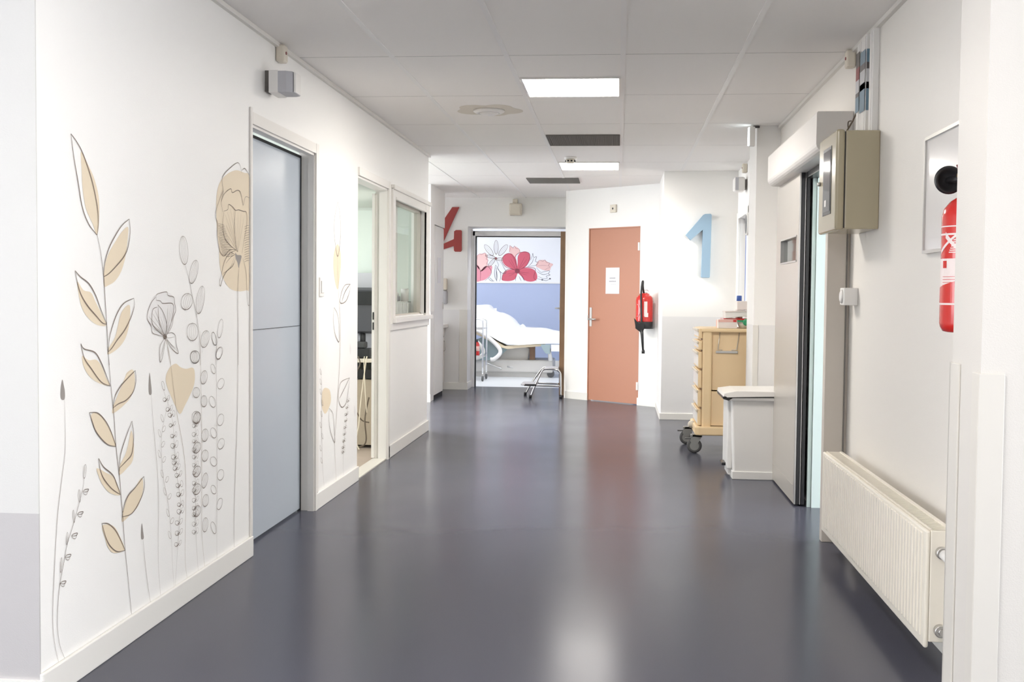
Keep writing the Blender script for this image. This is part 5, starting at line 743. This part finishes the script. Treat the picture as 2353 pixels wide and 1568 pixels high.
('beige','curled_sprig.a',[('sk',1.95,"4408,703 4417,702 4424,698 4427,694 4426,691 4421,688 4412,688 4404,689 4397,693 4393,697 4394,700 4400,703 4408,703"),('sg',1.82,"4460,706 4464,704 4463,699 4458,695 4451,691 4443,689 4436,690 4433,692 4433,696 4438,701 4445,705 4453,706 4460,706"),('sk',3.12,"4415,690 4428,693 4441,697"),('sk',1.95,"4398,669 4408,669 4418,667 4427,662 4431,658 4429,654 4422,651 4412,652 4402,654 4393,659 4389,663 4391,667 4398,669"),('sg',1.82,"4448,675 4454,673 4459,667 4461,661 4459,655 4454,651 4448,650 4441,653 4437,658 4435,664 4437,670 4441,674 4448,675"),('sk',3.12,"4414,655 4428,658 4441,662"),('sk',1.95,"4401,640 4409,639 4417,637 4423,634 4425,630 4424,627 4418,626 4410,626 4403,629 4397,632 4394,635 4396,638 4401,640"),('sg',1.82,"4449,644 4454,642 4457,638 4457,633 4455,629 4451,626 4446,626 4441,628 4438,632 4438,636 4440,641 4444,643 4449,644"),('sk',3.12,"4414,628 4427,630 4441,634"),('sk',1.95,"4401,607 4411,606 4422,603 4429,598 4431,593 4427,590 4418,588 4408,589 4398,593 4391,598 4389,602 4392,606 4401,607"),('sg',1.82,"4454,611 4459,608 4462,603 4461,597 4456,591 4449,588 4441,588 4436,591 4433,596 4434,602 4439,608 4446,611 4454,611"),('sk',3.12,"4414,592 4427,595 4441,599"),('sk',1.95,"4400,577 4409,576 4419,573 4426,569 4428,565 4426,561 4419,560 4409,561 4400,564 4393,568 4391,572 4393,575 4400,577"),('sg',1.82,"4451,581 4456,578 4459,573 4459,568 4456,563 4450,559 4444,559 4439,562 4435,566 4435,572 4439,577 4444,580 4451,581"),('sk',3.12,"4414,563 4427,565 4441,569"),('sk',1.95,"4401,544 4410,543 4419,540 4425,536 4427,532 4424,529 4417,528 4408,529 4399,532 4393,536 4391,540 4394,543 4401,544"),('sg',1.82,"4451,547 4457,545 4459,540 4458,535 4455,530 4449,527 4443,527 4438,530 4435,534 4436,540 4439,544 4445,547 4451,547"),('sk',3.12,"4414,531 4427,533 4440,537"),('sk',1.95,"4403,512 4412,510 4420,507 4425,503 4425,499 4422,497 4415,496 4406,497 4398,501 4393,504 4393,508 4396,511 4403,512"),('sg',1.82,"4454,514 4458,511 4459,507 4457,502 4452,498 4446,496 4440,496 4436,498 4434,503 4436,507 4441,511 4448,514 4454,514"),('sk',3.12,"4413,498 4427,500 4440,504"),('sk',1.95,"4406,471 4415,469 4423,465 4427,460 4426,456 4420,454 4412,454 4402,456 4395,460 4391,464 4392,468 4397,471 4406,471"),('sg',1.82,"4459,471 4463,468 4462,464 4457,459 4450,456 4441,454 4434,455 4431,458 4431,462 4436,467 4444,470 4452,472 4459,471"),('sk',3.12,"4413,457 4426,459 4440,462"),('sk',1.95,"4406,441 4415,439 4423,435 4427,430 4426,426 4420,424 4411,424 4402,427 4394,431 4390,435 4391,439 4397,441 4406,441"),('sg',1.82,"4460,441 4463,438 4463,434 4458,429 4450,426 4441,424 4433,425 4430,428 4430,432 4435,437 4443,441 4452,442 4460,441"),('sk',3.12,"4413,427 4426,429 4440,433"),('sk',1.95,"4406,402 4416,400 4424,395 4428,390 4426,386 4420,384 4410,384 4400,387 4392,391 4389,396 4390,400 4397,402 4406,402"),('sg',1.82,"4461,401 4465,398 4464,394 4458,389 4449,385 4439,384 4431,385 4428,388 4429,393 4435,397 4444,401 4453,402 4461,401"),('sk',3.12,"4413,388 4426,389 4440,393"),('sk',1.95,"4397,370 4407,369 4417,366 4424,361 4428,357 4426,353 4419,352 4410,353 4400,356 4392,360 4389,365 4391,368 4397,370"),('sg',1.82,"4447,372 4453,369 4457,364 4458,358 4456,353 4451,349 4445,349 4439,352 4435,357 4434,363 4436,368 4441,372 4447,372"),('sk',3.12,"4413,355 4426,357 4439,360"),('sk',1.95,"4406,344 4416,341 4424,337 4428,332 4426,328 4420,325 4410,326 4400,328 4392,333 4388,338 4390,342 4396,344 4406,344"),('sg',1.82,"4461,343 4464,339 4463,335 4458,330 4449,326 4439,325 4431,326 4428,329 4429,334 4434,339 4443,342 4453,344 4461,343"),('sk',3.12,"4412,329 4426,331 4439,334"),('sk',1.95,"4401,306 4411,304 4421,300 4427,294 4428,290 4424,287 4415,286 4404,288 4395,292 4389,298 4388,302 4392,305 4401,306"),('sg',1.82,"4454,306 4459,302 4461,297 4459,291 4453,287 4445,284 4437,285 4432,288 4431,293 4433,299 4439,304 4446,306 4454,306"),('sk',3.12,"4412,290 4426,292 4439,295"),('sk',1.95,"4397,273 4407,272 4417,268 4424,264 4427,259 4425,255 4418,254 4408,255 4399,259 4391,264 4388,268 4390,272 4397,273"),('sg',1.82,"4447,274 4453,271 4457,266 4458,260 4455,254 4450,251 4444,251 4438,254 4434,259 4433,265 4436,271 4441,274 4447,274"),('sk',3.12,"4412,258 4425,259 4439,262"),('sk',4,"4465,745 4480,738 4486,728 4481,717 4467,708 4446,703 4426,705 4411,712 4405,722 4410,733 4424,742 4444,746 4465,745"),('sg',2,"4465,745 4441,738 4429,728 4422,718 4426,705"),('sg',2,"4465,745 4455,735 4445,725 4436,715 4426,705"),('sg',2,"4465,745 4469,732 4461,721 4450,712 4426,705"),('sk',4,"4464,622 4480,615 4486,604 4481,593 4466,585 4446,581 4425,583 4410,590 4405,601 4409,611 4424,620 4444,624 4464,622"),('sg',2,"4464,622 4441,616 4429,606 4421,596 4425,583"),('sg',2,"4464,622 4454,612 4445,602 4435,593 4425,583"),('sg',2,"4464,622 4468,609 4461,598 4449,589 4425,583"),('sk',4,"4464,524 4479,517 4485,506 4480,495 4465,487 4445,483 4425,486 4410,493 4404,504 4409,515 4423,523 4443,526 4464,524"),('sg',2,"4464,524 4440,518 4428,509 4421,499 4425,486"),('sg',2,"4464,524 4454,514 4444,505 4434,495 4425,486"),('sg',2,"4464,524 4468,511 4460,500 4448,491 4425,486"),('sk',4,"4463,451 4479,443 4485,433 4480,422 4465,414 4445,411 4424,414 4409,421 4404,432 4408,443 4423,451 4443,454 4463,451"),('sg',2,"4463,451 4440,446 4428,437 4420,427 4424,414"),('sg',2,"4463,451 4453,442 4444,432 4434,423 4424,414"),('sg',2,"4463,451 4467,438 4460,428 4448,419 4424,414"),('sk',4,"4463,361 4478,353 4484,342 4479,331 4464,323 4444,320 4424,324 4409,332 4403,342 4408,353 4422,361 4442,364 4463,361"),('sg',2,"4463,361 4439,356 4427,347 4420,337 4424,324"),('sg',2,"4463,361 4453,351 4443,342 4434,333 4424,324"),('sg',2,"4463,361 4467,347 4459,337 4447,328 4424,324"),('sg',2.5,"4428,729 4425,545 4428,359 4430,261 4442,169 4459,76")]),
('beige','fine_sprig',[('sg',2.2,"4161,836 4117,763 4087,698 4084,630 4098,542 4136,457 4162,365 4179,274 4185,193 4204,82"),('sg',2.4,"4083,776 4089,774 4096,769 4102,761 4105,754 4104,748 4100,746 4094,748 4087,754 4081,761 4078,769 4079,774 4083,776"),('sg',2.4,"4059,722 4065,720 4072,714 4078,707 4081,699 4080,694 4076,692 4070,694 4063,700 4058,707 4055,715 4055,720 4059,722"),('sg',2.4,"4057,645 4063,643 4070,637 4075,629 4078,622 4078,616 4074,614 4067,617 4060,622 4055,630 4052,638 4053,643 4057,645"),('sg',2.4,"4081,567 4087,565 4094,559 4100,551 4103,543 4102,538 4098,536 4092,538 4085,544 4079,552 4076,560 4077,565 4081,567"),('sg',2.4,"4106,496 4112,494 4119,487 4125,479 4128,472 4128,466 4124,464 4117,467 4110,473 4104,481 4101,489 4102,494 4106,496"),('sg',2.4,"4133,410 4140,407 4147,401 4153,393 4156,385 4155,379 4151,377 4145,380 4138,386 4132,395 4129,402 4129,408 4133,410"),('sg',2.4,"4150,321 4157,318 4164,312 4170,303 4173,295 4172,290 4168,288 4161,291 4154,297 4148,306 4145,314 4146,319 4150,321"),('sg',2.4,"4119,729 4123,726 4124,721 4120,716 4113,711 4105,709 4098,709 4093,712 4093,717 4096,722 4103,727 4111,729 4119,729"),('sg',2.4,"4109,672 4114,669 4115,664 4111,659 4104,654 4096,652 4089,652 4084,655 4084,660 4087,665 4094,670 4102,672 4109,672"),('sg',2.4,"4120,613 4124,610 4125,605 4121,599 4115,595 4106,593 4099,593 4094,596 4094,601 4097,606 4104,611 4112,613 4120,613"),('sg',2.4,"4147,532 4152,529 4153,524 4149,519 4142,514 4134,512 4126,513 4122,516 4121,521 4125,526 4131,531 4140,533 4147,532"),('sg',2.4,"4171,463 4176,459 4176,454 4173,449 4166,445 4157,443 4150,444 4145,447 4144,452 4148,457 4155,461 4163,463 4171,463"),('sg',2.4,"4195,364 4199,361 4200,356 4196,350 4189,346 4181,344 4173,345 4168,349 4168,354 4171,359 4178,363 4187,365 4195,364")]),
('beige','large_poppy',[('fb',0,"4944,1780 5035,1779 5100,1776 5105,1698 5104,1545 5104,1392 5104,1253 5069,1245 4954,1240 4845,1252 4771,1287 4719,1344 4709,1415 4690,1477 4676,1561 4680,1646 4721,1706 4804,1747 4878,1769"),('sk',4,"4751,1581 4731,1622 4757,1667 4741,1715 4768,1744 4846,1780 4938,1813 4978,1802 4993,1774"),('sk',4,"5000,1786 5035,1799 5069,1790 5102,1774"),('sk',4,"4757,1674 4700,1619 4664,1574 4664,1550 4688,1527 4683,1477 4703,1429 4730,1401 4771,1392 4834,1420 4917,1426"),('sk',4,"4731,1622 4772,1661 4852,1690 4872,1674 4933,1690 4978,1687 5005,1652 5018,1630 5046,1670 5102,1671"),('sk',4,"4761,1585 4814,1596 4824,1619 4878,1612 4915,1600 4955,1605 5023,1603 5058,1603 5074,1574 5057,1520 5023,1465 5000,1411"),('sk',4,"4761,1581 4751,1524 4771,1475 4824,1448 4921,1423"),('sk',4,"4911,1600 4899,1533 4910,1467 4932,1416"),('sk',4,"4921,1423 4834,1405 4771,1367 4729,1308 4709,1276 4723,1262 4750,1294 4802,1328 4877,1351 4910,1386"),('sk',4,"5011,1389 5057,1329 5069,1238 5081,1180 5100,1176"),('fh',0,"4917,1412 4937,1403 4995,1402 4991,1384 4972,1361 4959,1345 4943,1368 4917,1389"),('sk',2,"4692,1527 4749,1526 4771,1523"),('sk',2,"4692,1520 4749,1519 4778,1517"),('sk',2,"4692,1514 4749,1512 4784,1510"),('sk',2,"4692,1507 4749,1505 4790,1504"),('sk',2,"4692,1500 4749,1498 4796,1498"),('sk',2,"4692,1493 4749,1491 4803,1491"),('sk',2,"4692,1487 4749,1484 4809,1484"),('sk',2,"4692,1480 4749,1477 4815,1478"),('sk',2,"4692,1473 4749,1470 4822,1471"),('sk',2,"4696,1467 4753,1463 4828,1465"),('sk',2,"4700,1460 4758,1456 4834,1458"),('sk',2,"4705,1454 4762,1449 4841,1452"),('sk',2,"4709,1447 4767,1442 4847,1445"),('sk',2,"4714,1441 4771,1435 4854,1438"),('sk',2,"4718,1434 4776,1428 4860,1432"),('sk',2,"4723,1428 4780,1421 4867,1425"),('sk',2,"4727,1421 4785,1414 4873,1418"),('sk',2,"4732,1414 4789,1407 4880,1411"),('sk',2,"4736,1408 4794,1400 4886,1405"),('sk',2,"4740,1401 4799,1393 4893,1398"),('sk',2,"5102,1545 5069,1541 5032,1533"),('sk',2,"5102,1534 5069,1530 5032,1523"),('sk',2,"5102,1524 5069,1519 5032,1512"),('sk',2,"5102,1513 5069,1509 5032,1501"),('sk',2,"5102,1502 5069,1498 5032,1491"),('sk',2,"5102,1491 5069,1487 5032,1480"),('sk',2,"5102,1481 5069,1477 5032,1470"),('sk',2,"5102,1470 5069,1466 5032,1459"),('sk',2,"5102,1459 5069,1455 5032,1448"),('sk',2,"5102,1448 5069,1445 5032,1438"),('sk',2,"5102,1438 5069,1434 5032,1427"),('sk',2,"5102,1427 5069,1423 5032,1417"),('sk',2,"5102,1416 5069,1413 5032,1406"),('sk',2,"5102,1405 5069,1402 5032,1395"),('sk',2,"5102,1395 5069,1391 5032,1385"),('sk',2,"5102,1384 5069,1381 5032,1374"),('st',2,"4782,1569 4845,1509 4943,1416"),('st',2,"4807,1585 4861,1519 4943,1416"),('st',2,"4846,1602 4884,1529 4943,1416"),('st',2,"4884,1598 4908,1526 4943,1416"),('st',2,"4944,1595 4944,1523 4943,1416"),('st',2,"4989,1598 4970,1525 4943,1416"),('st',2,"5034,1586 4998,1518 4943,1416"),('st',2,"4792,1526 4852,1483 4943,1416"),('st',2,"4782,1497 4845,1465 4943,1416"),('sk',2,"4786,1360 4845,1387 4906,1404"),('sk',2,"4750,1316 4845,1343 4906,1404"),('sk',2,"4813,1382 4845,1409 4906,1404"),('sk',4.5,"4961,1350 4943,1238 4947,1088 4949,908"),('sk',4,"4946,1083 4945,879 4930,624 4905,392 4892,220 4892,77")]),
('small','tall_leaf_stem',[('fb',0,"6760,1532 6833,1488 6845,1407 6807,1311 6764,1256 6698,1309 6659,1402 6680,1482"),('st',2.6,"6750,1465 6780,1256 6827,1066 6829,929 6814,793 6772,605 6735,459 6699,328 6740,84"),('sk',2.6,"6757,1787 6693,1709 6667,1628 6695,1536 6761,1458 6815,1542 6831,1637 6802,1730 6757,1787"),('sk',2.6,"7084,1293 7067,1244 6979,1188 6865,1172 6820,1189 6864,1243 6949,1285 7084,1293"),('sk',2.6,"6865,1181 6949,1243 7084,1293"),('sk',2.6,"6673,1149 6755,1108 6799,1039 6801,937 6702,988 6658,1070 6673,1149"),('sk',2.6,"7075,695 6843,681 6789,590 6873,527 6988,544 7046,623 7075,695"),('sk',2.6,"6816,587 6929,633 7075,695"),('sk',2.6,"6564,551 6654,508 6692,410 6699,328 6602,407 6560,479 6564,551"),('fb',0,"6496,678 6584,655 6611,593 6549,546 6472,528 6407,573 6401,638 6431,674")]),
('small','fine_sprig.a',[('sg',2,"6360,808 6396,690 6398,432 6415,248 6451,99"),('sg',2,"6352,799 6361,797 6371,791 6380,782 6385,774 6384,767 6379,765 6370,767 6360,774 6351,782 6347,791 6347,797 6352,799"),('sg',2,"6353,742 6362,739 6372,733 6380,724 6385,716 6385,709 6380,707 6371,710 6360,716 6352,725 6347,734 6347,740 6353,742"),('sg',2,"6353,684 6362,682 6372,675 6381,666 6386,658 6385,652 6380,649 6371,652 6361,659 6352,667 6348,676 6348,682 6353,684"),('sg',2,"6393,617 6402,614 6412,607 6421,598 6426,590 6426,583 6420,581 6411,584 6401,591 6392,600 6387,608 6388,615 6393,617"),('sg',2,"6374,554 6383,551 6393,545 6402,536 6407,527 6406,521 6401,519 6392,521 6382,528 6373,537 6368,546 6369,552 6374,554"),('sg',2,"6355,492 6364,489 6374,482 6383,473 6388,464 6387,458 6382,456 6373,459 6363,466 6354,475 6349,484 6350,490 6355,492"),('sg',2,"6395,423 6404,420 6414,413 6423,404 6428,395 6428,389 6422,387 6413,390 6403,397 6394,406 6389,415 6390,421 6395,423"),('sg',2,"6356,357 6365,354 6375,347 6384,338 6389,329 6389,323 6383,321 6374,324 6364,331 6355,340 6351,349 6351,355 6356,357"),('sg',2,"6377,283 6386,280 6396,273 6405,264 6409,255 6409,248 6404,247 6395,250 6384,257 6376,266 6371,275 6371,282 6377,283")]),
('small','curled_sprig.b',[('sg',2,"7053,580 6973,391 6917,244 6919,90"),('sk',1.5,"7008,560 7022,559 7034,556 7043,552 7044,548 7038,545 7027,544 7013,546 7001,549 6993,553 6991,556 6997,559 7008,560"),('sg',1.4,"7079,564 7086,561 7088,557 7085,552 7077,548 7067,545 7058,545 7051,548 7048,552 7052,557 7059,561 7069,564 7079,564"),('sk',2.4,"7024,549 7041,551 7059,554"),('sk',1.5,"6981,518 6992,518 7003,516 7012,513 7017,510 7015,507 7008,506 6998,506 6986,508 6977,511 6973,514 6974,517 6981,518"),('sg',1.4,"7044,523 7051,521 7057,517 7059,513 7057,509 7053,506 7046,506 7039,507 7033,511 7031,515 7032,520 7037,522 7044,523"),('sk',2.4,"7001,509 7018,510 7036,514"),('sk',1.5,"6975,479 6988,477 6999,474 7004,469 7002,466 6993,464 6981,464 6967,466 6957,470 6952,474 6954,477 6962,479 6975,479"),('sg',1.4,"7047,481 7052,478 7051,474 7043,470 7031,467 7018,465 7008,466 7003,469 7005,473 7012,477 7024,480 7037,481 7047,481"),('sk',2.4,"6984,468 7001,470 7019,473"),('sk',1.5,"6956,437 6966,436 6975,433 6980,430 6979,427 6974,426 6965,426 6955,427 6947,430 6942,433 6942,435 6948,437 6956,437"),('sg',1.4,"7022,439 7026,437 7027,434 7022,431 7015,428 7007,427 6999,427 6995,429 6995,432 6999,435 7006,438 7015,439 7022,439"),('sk',2.4,"6967,428 6984,429 7002,432"),('sk',1.5,"6931,398 6942,398 6954,395 6963,392 6967,388 6965,386 6957,384 6946,385 6934,387 6925,391 6921,394 6923,397 6931,398"),('sg',1.4,"6994,401 7001,399 7006,395 7008,391 7006,387 7000,384 6993,384 6985,386 6981,390 6979,394 6981,398 6987,401 6994,401"),('sk',2.4,"6950,388 6967,389 6985,392"),('sk',1.5,"6922,358 6933,356 6942,353 6948,350 6948,347 6942,345 6932,345 6921,347 6912,349 6907,353 6907,356 6912,358 6922,358"),('sg',1.4,"6988,359 6993,357 6994,353 6989,350 6982,347 6973,345 6965,346 6960,348 6959,351 6964,355 6971,358 6980,359 6988,359"),('sk',2.4,"6933,348 6950,349 6968,352"),('sk',1.5,"6899,319 6912,318 6926,316 6938,312 6943,307 6942,304 6933,303 6920,303 6906,306 6895,310 6889,314 6891,318 6899,319"),('sg',1.4,"6964,322 6973,320 6979,315 6982,310 6981,304 6975,301 6967,301 6958,303 6951,308 6948,314 6950,319 6956,322 6964,322"),('sk',2.4,"6922,307 6939,309 6957,311"),('sk',1.5,"6884,279 6896,278 6909,276 6919,272 6924,268 6923,265 6915,264 6903,264 6890,267 6880,271 6875,275 6877,278 6884,279"),('sg',1.4,"6947,281 6955,279 6961,275 6964,270 6962,265 6957,262 6950,262 6942,264 6936,269 6933,274 6935,278 6940,281 6947,281"),('sk',2.4,"6905,268 6923,269 6940,271"),('sk',1.5,"6882,252 6895,251 6907,248 6916,244 6919,240 6916,237 6906,236 6894,237 6881,241 6872,245 6869,249 6873,251 6882,252"),('sg',1.4,"6948,253 6955,251 6959,247 6959,242 6954,238 6947,235 6938,235 6931,238 6927,242 6927,247 6932,251 6939,254 6948,253"),('sk',2.4,"6900,241 6917,242 6934,244")]),
('small','faint_bud',[('fy',0,"7096,915 7121,874 7109,840 7078,873"),('fy',0,"7225,504 7251,460 7239,427 7207,462")]),
('red','pink_leaf',[('fp',0,"-2293,1851 -2256,1882 -2200,1892 -2144,1892 -2125,1856 -2110,1782 -2124,1690 -2179,1625 -2231,1606 -2301,1707 -2307,1781"),('sm',4,"-2292,1781 -2281,1855 -2246,1886 -2218,1873 -2159,1901 -2144,1852 -2116,1859 -2139,1800 -2106,1782 -2133,1726 -2096,1708 -2179,1625"),('fp',0,"-1764,1922 -1752,2009 -1690,1987 -1663,2009 -1596,1960 -1588,1914 -1643,1877 -1661,1831 -1717,1886"),('sm',4,"-1773,1904 -1751,1959 -1755,2023 -1703,1983 -1681,2015 -1653,1978 -1607,1969 -1593,1918"),('fp',0,"-1327,1695 -1291,1778 -1199,1792 -1125,1755 -1051,1725 -1083,1679 -1105,1627 -1197,1626 -1271,1659"),('sm',4,"-1327,1695 -1291,1751 -1273,1787 -1217,1773 -1180,1792 -1158,1755 -1106,1743 -1124,1706 -1102,1675 -1142,1660 -1188,1626"),('sm',2.5,"-1318,1695 -1216,1705 -1124,1697")]),
('red','daisy',[('sk',4.5,"-1979,2109 -1962,2094 -1949,2052 -1944,1995 -1948,1938 -1960,1896 -1977,1880 -1993,1896 -2006,1937 -2011,1994 -2007,2052 -1995,2093 -1979,2109"),('sg',2,"-1979,2109 -1987,2052 -1988,1995 -1986,1937 -1977,1880"),('sg',2,"-1979,2109 -1969,2052 -1968,1995 -1968,1938 -1977,1880"),('sk',4.5,"-2167,2035 -2144,2034 -2107,2011 -2069,1971 -2038,1924 -2023,1884 -2029,1861 -2052,1861 -2088,1885 -2127,1925 -2158,1971 -2173,2012 -2167,2035"),('sg',2,"-2167,2035 -2140,1985 -2107,1941 -2071,1899 -2029,1861"),('sg',2,"-2167,2035 -2125,1997 -2089,1955 -2056,1910 -2029,1861"),('sk',4.5,"-1795,2037 -1789,2014 -1803,1973 -1833,1927 -1871,1886 -1906,1862 -1930,1862 -1936,1885 -1922,1925 -1892,1972 -1854,2012 -1818,2036 -1795,2037"),('sg',2,"-1795,2037 -1836,1999 -1871,1956 -1904,1911 -1930,1862"),('sg',2,"-1795,2037 -1821,1987 -1853,1942 -1888,1900 -1930,1862"),('sk',4.5,"-2155,1858 -2142,1866 -2110,1868 -2068,1863 -2028,1852 -2000,1837 -1991,1824 -2004,1816 -2036,1814 -2077,1819 -2118,1831 -2146,1845 -2155,1858"),('sg',2,"-2155,1858 -2115,1844 -2074,1835 -2033,1827 -1991,1824"),('sg',2,"-2155,1858 -2113,1855 -2072,1848 -2031,1838 -1991,1824"),('sk',4.5,"-2104,1676 -2107,1693 -2094,1723 -2070,1758 -2040,1789 -2013,1807 -1995,1807 -1993,1790 -2005,1760 -2030,1725 -2059,1695 -2087,1677 -2104,1676"),('sg',2,"-2104,1676 -2072,1705 -2044,1737 -2017,1770 -1995,1807"),('sg',2,"-2104,1676 -2082,1713 -2056,1747 -2028,1779 -1995,1807"),('sk',4.5,"-1853,1804 -1861,1793 -1884,1784 -1916,1780 -1947,1781 -1971,1788 -1980,1799 -1972,1810 -1949,1819 -1917,1824 -1886,1822 -1862,1815 -1853,1804"),('sg',2,"-1853,1804 -1885,1809 -1917,1808 -1948,1806 -1980,1799"),('sg',2,"-1853,1804 -1885,1797 -1916,1795 -1948,1795 -1980,1799"),('fd',0,"-2002,1810 -1980,1834 -1956,1811 -1979,1786")]),
('red','white_leaf',[('sn',4,"-1972,1783 -1938,1709 -1952,1654 -1909,1599 -1844,1566 -1811,1600 -1845,1655 -1873,1710 -1916,1774"),('sn',4,"-2103,1487 -2056,1450 -2001,1447"),('sn',4,"-2085,1505 -2019,1447"),('sn',4,"-1984,1709 -2002,1598 -1992,1506 -1958,1442"),('sn',4,"-1984,1709 -1937,1636 -1899,1562 -1902,1488 -1921,1442"),('sn',4,"-1978,1672 -1959,1543 -1962,1451"),('sn',4,"-1971,1654 -1969,1447"),('sn',4,"-1420,1786 -1393,1842 -1381,1902 -1365,1833 -1319,1846 -1337,1769 -1291,1751 -1336,1704 -1419,1691 -1474,1676"),('sn',4,"-1456,1685 -1392,1750 -1365,1824"),('sn',4,"-1317,1668 -1252,1595 -1197,1604 -1105,1620 -1123,1568 -1095,1550 -1159,1531 -1140,1498 -1214,1494 -1288,1530"),('sn',4,"-1307,1604 -1215,1558 -1123,1577"),('sn',4,"-1658,1546 -1657,1450"),('sn',4,"-1602,1528 -1565,1451"),('sn',4,"-1556,1528 -1509,1451")]),
('red','berry',[('sn',4,"-1306,1490 -1223,1472 -1155,1461 -1098,1491"),('fn',0,"-1240,1472 -1223,1485 -1206,1472 -1223,1459"),('fn',0,"-1115,1491 -1098,1504 -1081,1491 -1098,1478")]),
('red','red_poppy',[('fr',0,"-2310,1703 -2263,1679 -2235,1606 -2161,1680 -2049,1694 -2045,1626 -2076,1542 -2140,1477 -2215,1449 -2308,1452"),('sd',4,"-2306,1707 -2263,1679 -2231,1596 -2233,1449"),('sd',4,"-2231,1596 -2170,1656 -2105,1675 -2052,1598 -2085,1515 -2159,1446")]),
('red','red_poppy.a',[('fR',0,"-1631,1610 -1715,1646 -1826,1701 -1874,1783 -1856,1857 -1791,1898 -1717,1886 -1661,1822 -1638,1730"),('fR',0,"-1631,1610 -1627,1730 -1624,1840 -1588,1905 -1514,1929 -1449,1906 -1421,1832 -1438,1768 -1484,1694 -1567,1638"),('fR',0,"-1631,1610 -1530,1661 -1419,1658 -1345,1622 -1307,1548 -1315,1475 -1389,1443 -1491,1455 -1565,1528"),('fR',0,"-1631,1610 -1733,1637 -1826,1600 -1871,1525 -1876,1461 -1768,1447 -1676,1472 -1640,1527"),('sd',5,"-1631,1629 -1715,1646 -1826,1682 -1887,1783 -1846,1854 -1773,1895 -1707,1854 -1660,1748 -1631,1629"),('sd',5,"-1631,1629 -1657,1785 -1661,1855 -1588,1910 -1477,1918 -1430,1878 -1439,1786 -1493,1694 -1622,1616"),('sd',5,"-1622,1620 -1493,1672 -1363,1662 -1335,1622 -1362,1511 -1315,1456"),('sd',5,"-1622,1610 -1547,1528 -1509,1451"),('sd',5,"-1631,1610 -1752,1646 -1844,1590 -1875,1507 -1861,1452"),('sd',2.5,"-1772,1784 -1701,1688 -1631,1610"),('sd',2.5,"-1735,1803 -1683,1697 -1631,1610"),('sd',2.5,"-1513,1841 -1572,1717 -1631,1610"),('sd',2.5,"-1476,1805 -1553,1698 -1631,1610"),('sd',2.5,"-1437,1584 -1534,1588 -1631,1610"),('sd',2.5,"-1473,1547 -1552,1569 -1631,1610"),('sd',2.5,"-1769,1526 -1700,1559 -1631,1610"),('sd',2.5,"-1788,1563 -1709,1577 -1631,1610"),('fd',0,"-1668,1619 -1650,1647 -1604,1642 -1588,1605 -1612,1574 -1655,1579")]),
]

def build_mural(key, label, loc, place, wscale):
    root = thing('mural', loc, label, 'mural', 'painted flower murals')
    for (mk, part, items) in MURAL:
        if mk != key: continue
        mb = MB(); mats = []; zi = 0
        for (kc, wd, s) in items:
            pts = [tuple(float(v)/1000 for v in q.split(',')) for q in s.split()]
            if kc[1] not in mats: mats.append(kc[1])
            mi = mats.index(kc[1])
            if kc[0] == 'f':
                P = smooth_pts([(a, b, 0) for a, b in pts], 4, closed=True); zi += 1; h = 0.0006+0.00008*zi
                vs = [mb.bm.verts.new(place(p.x, p.y, h)) for p in P]
                for tri in tessellate_polygon([[Vector((p.x, p.y, 0)) for p in P]]):
                    try: mb.bm.faces.new([vs[i] for i in tri]).material_index = mi
                    except ValueError: pass
            else:
                P = smooth_pts([(a, b, 0) for a, b in pts], 3 if len(pts) > 9 else 5); n = len(P); h = 0.0026
                prev = None
                for i, p in enumerate(P):
                    d = P[min(i+1, n-1)]-P[max(i-1, 0)]
                    if d.length < 1e-6: continue
                    d.normalize(); nn = Vector((-d.y, d.x, 0)); u = i/(n-1)
                    hw = wd*wscale*0.5*(0.45+0.55*math.sin(PI*min(1, max(0, u)))) 
                    q = (mb.bm.verts.new(place(p.x+nn.x*hw, p.y+nn.y*hw, h)), mb.bm.verts.new(place(p.x-nn.x*hw, p.y-nn.y*hw, h)))
                    if prev: mb.bm.faces.new((prev[0], prev[1], q[1], q[0])).material_index = mi
                    prev = q
        mb.build(part.split('.')[0], [PAINT[c] for c in mats], root)
build_mural('beige', 'large painted mural of beige leaves and line drawn flowers on the near left wall', (XL, 4.2, 0.05), lambda a, b, h: (XL+h, a, b), 0.00085)
build_mural('small', 'narrow faint leaf mural painted between the two doors of the left wall', (XL, 6.8, 0.1), lambda a, b, h: (XL+h, a, b), 0.0019)
build_mural('red', 'red poppy and daisy mural above the blue field in the far room', (-1.6, 18.3, 1.43), lambda a, b, h: (a, 18.3-h, b), 0.0017)
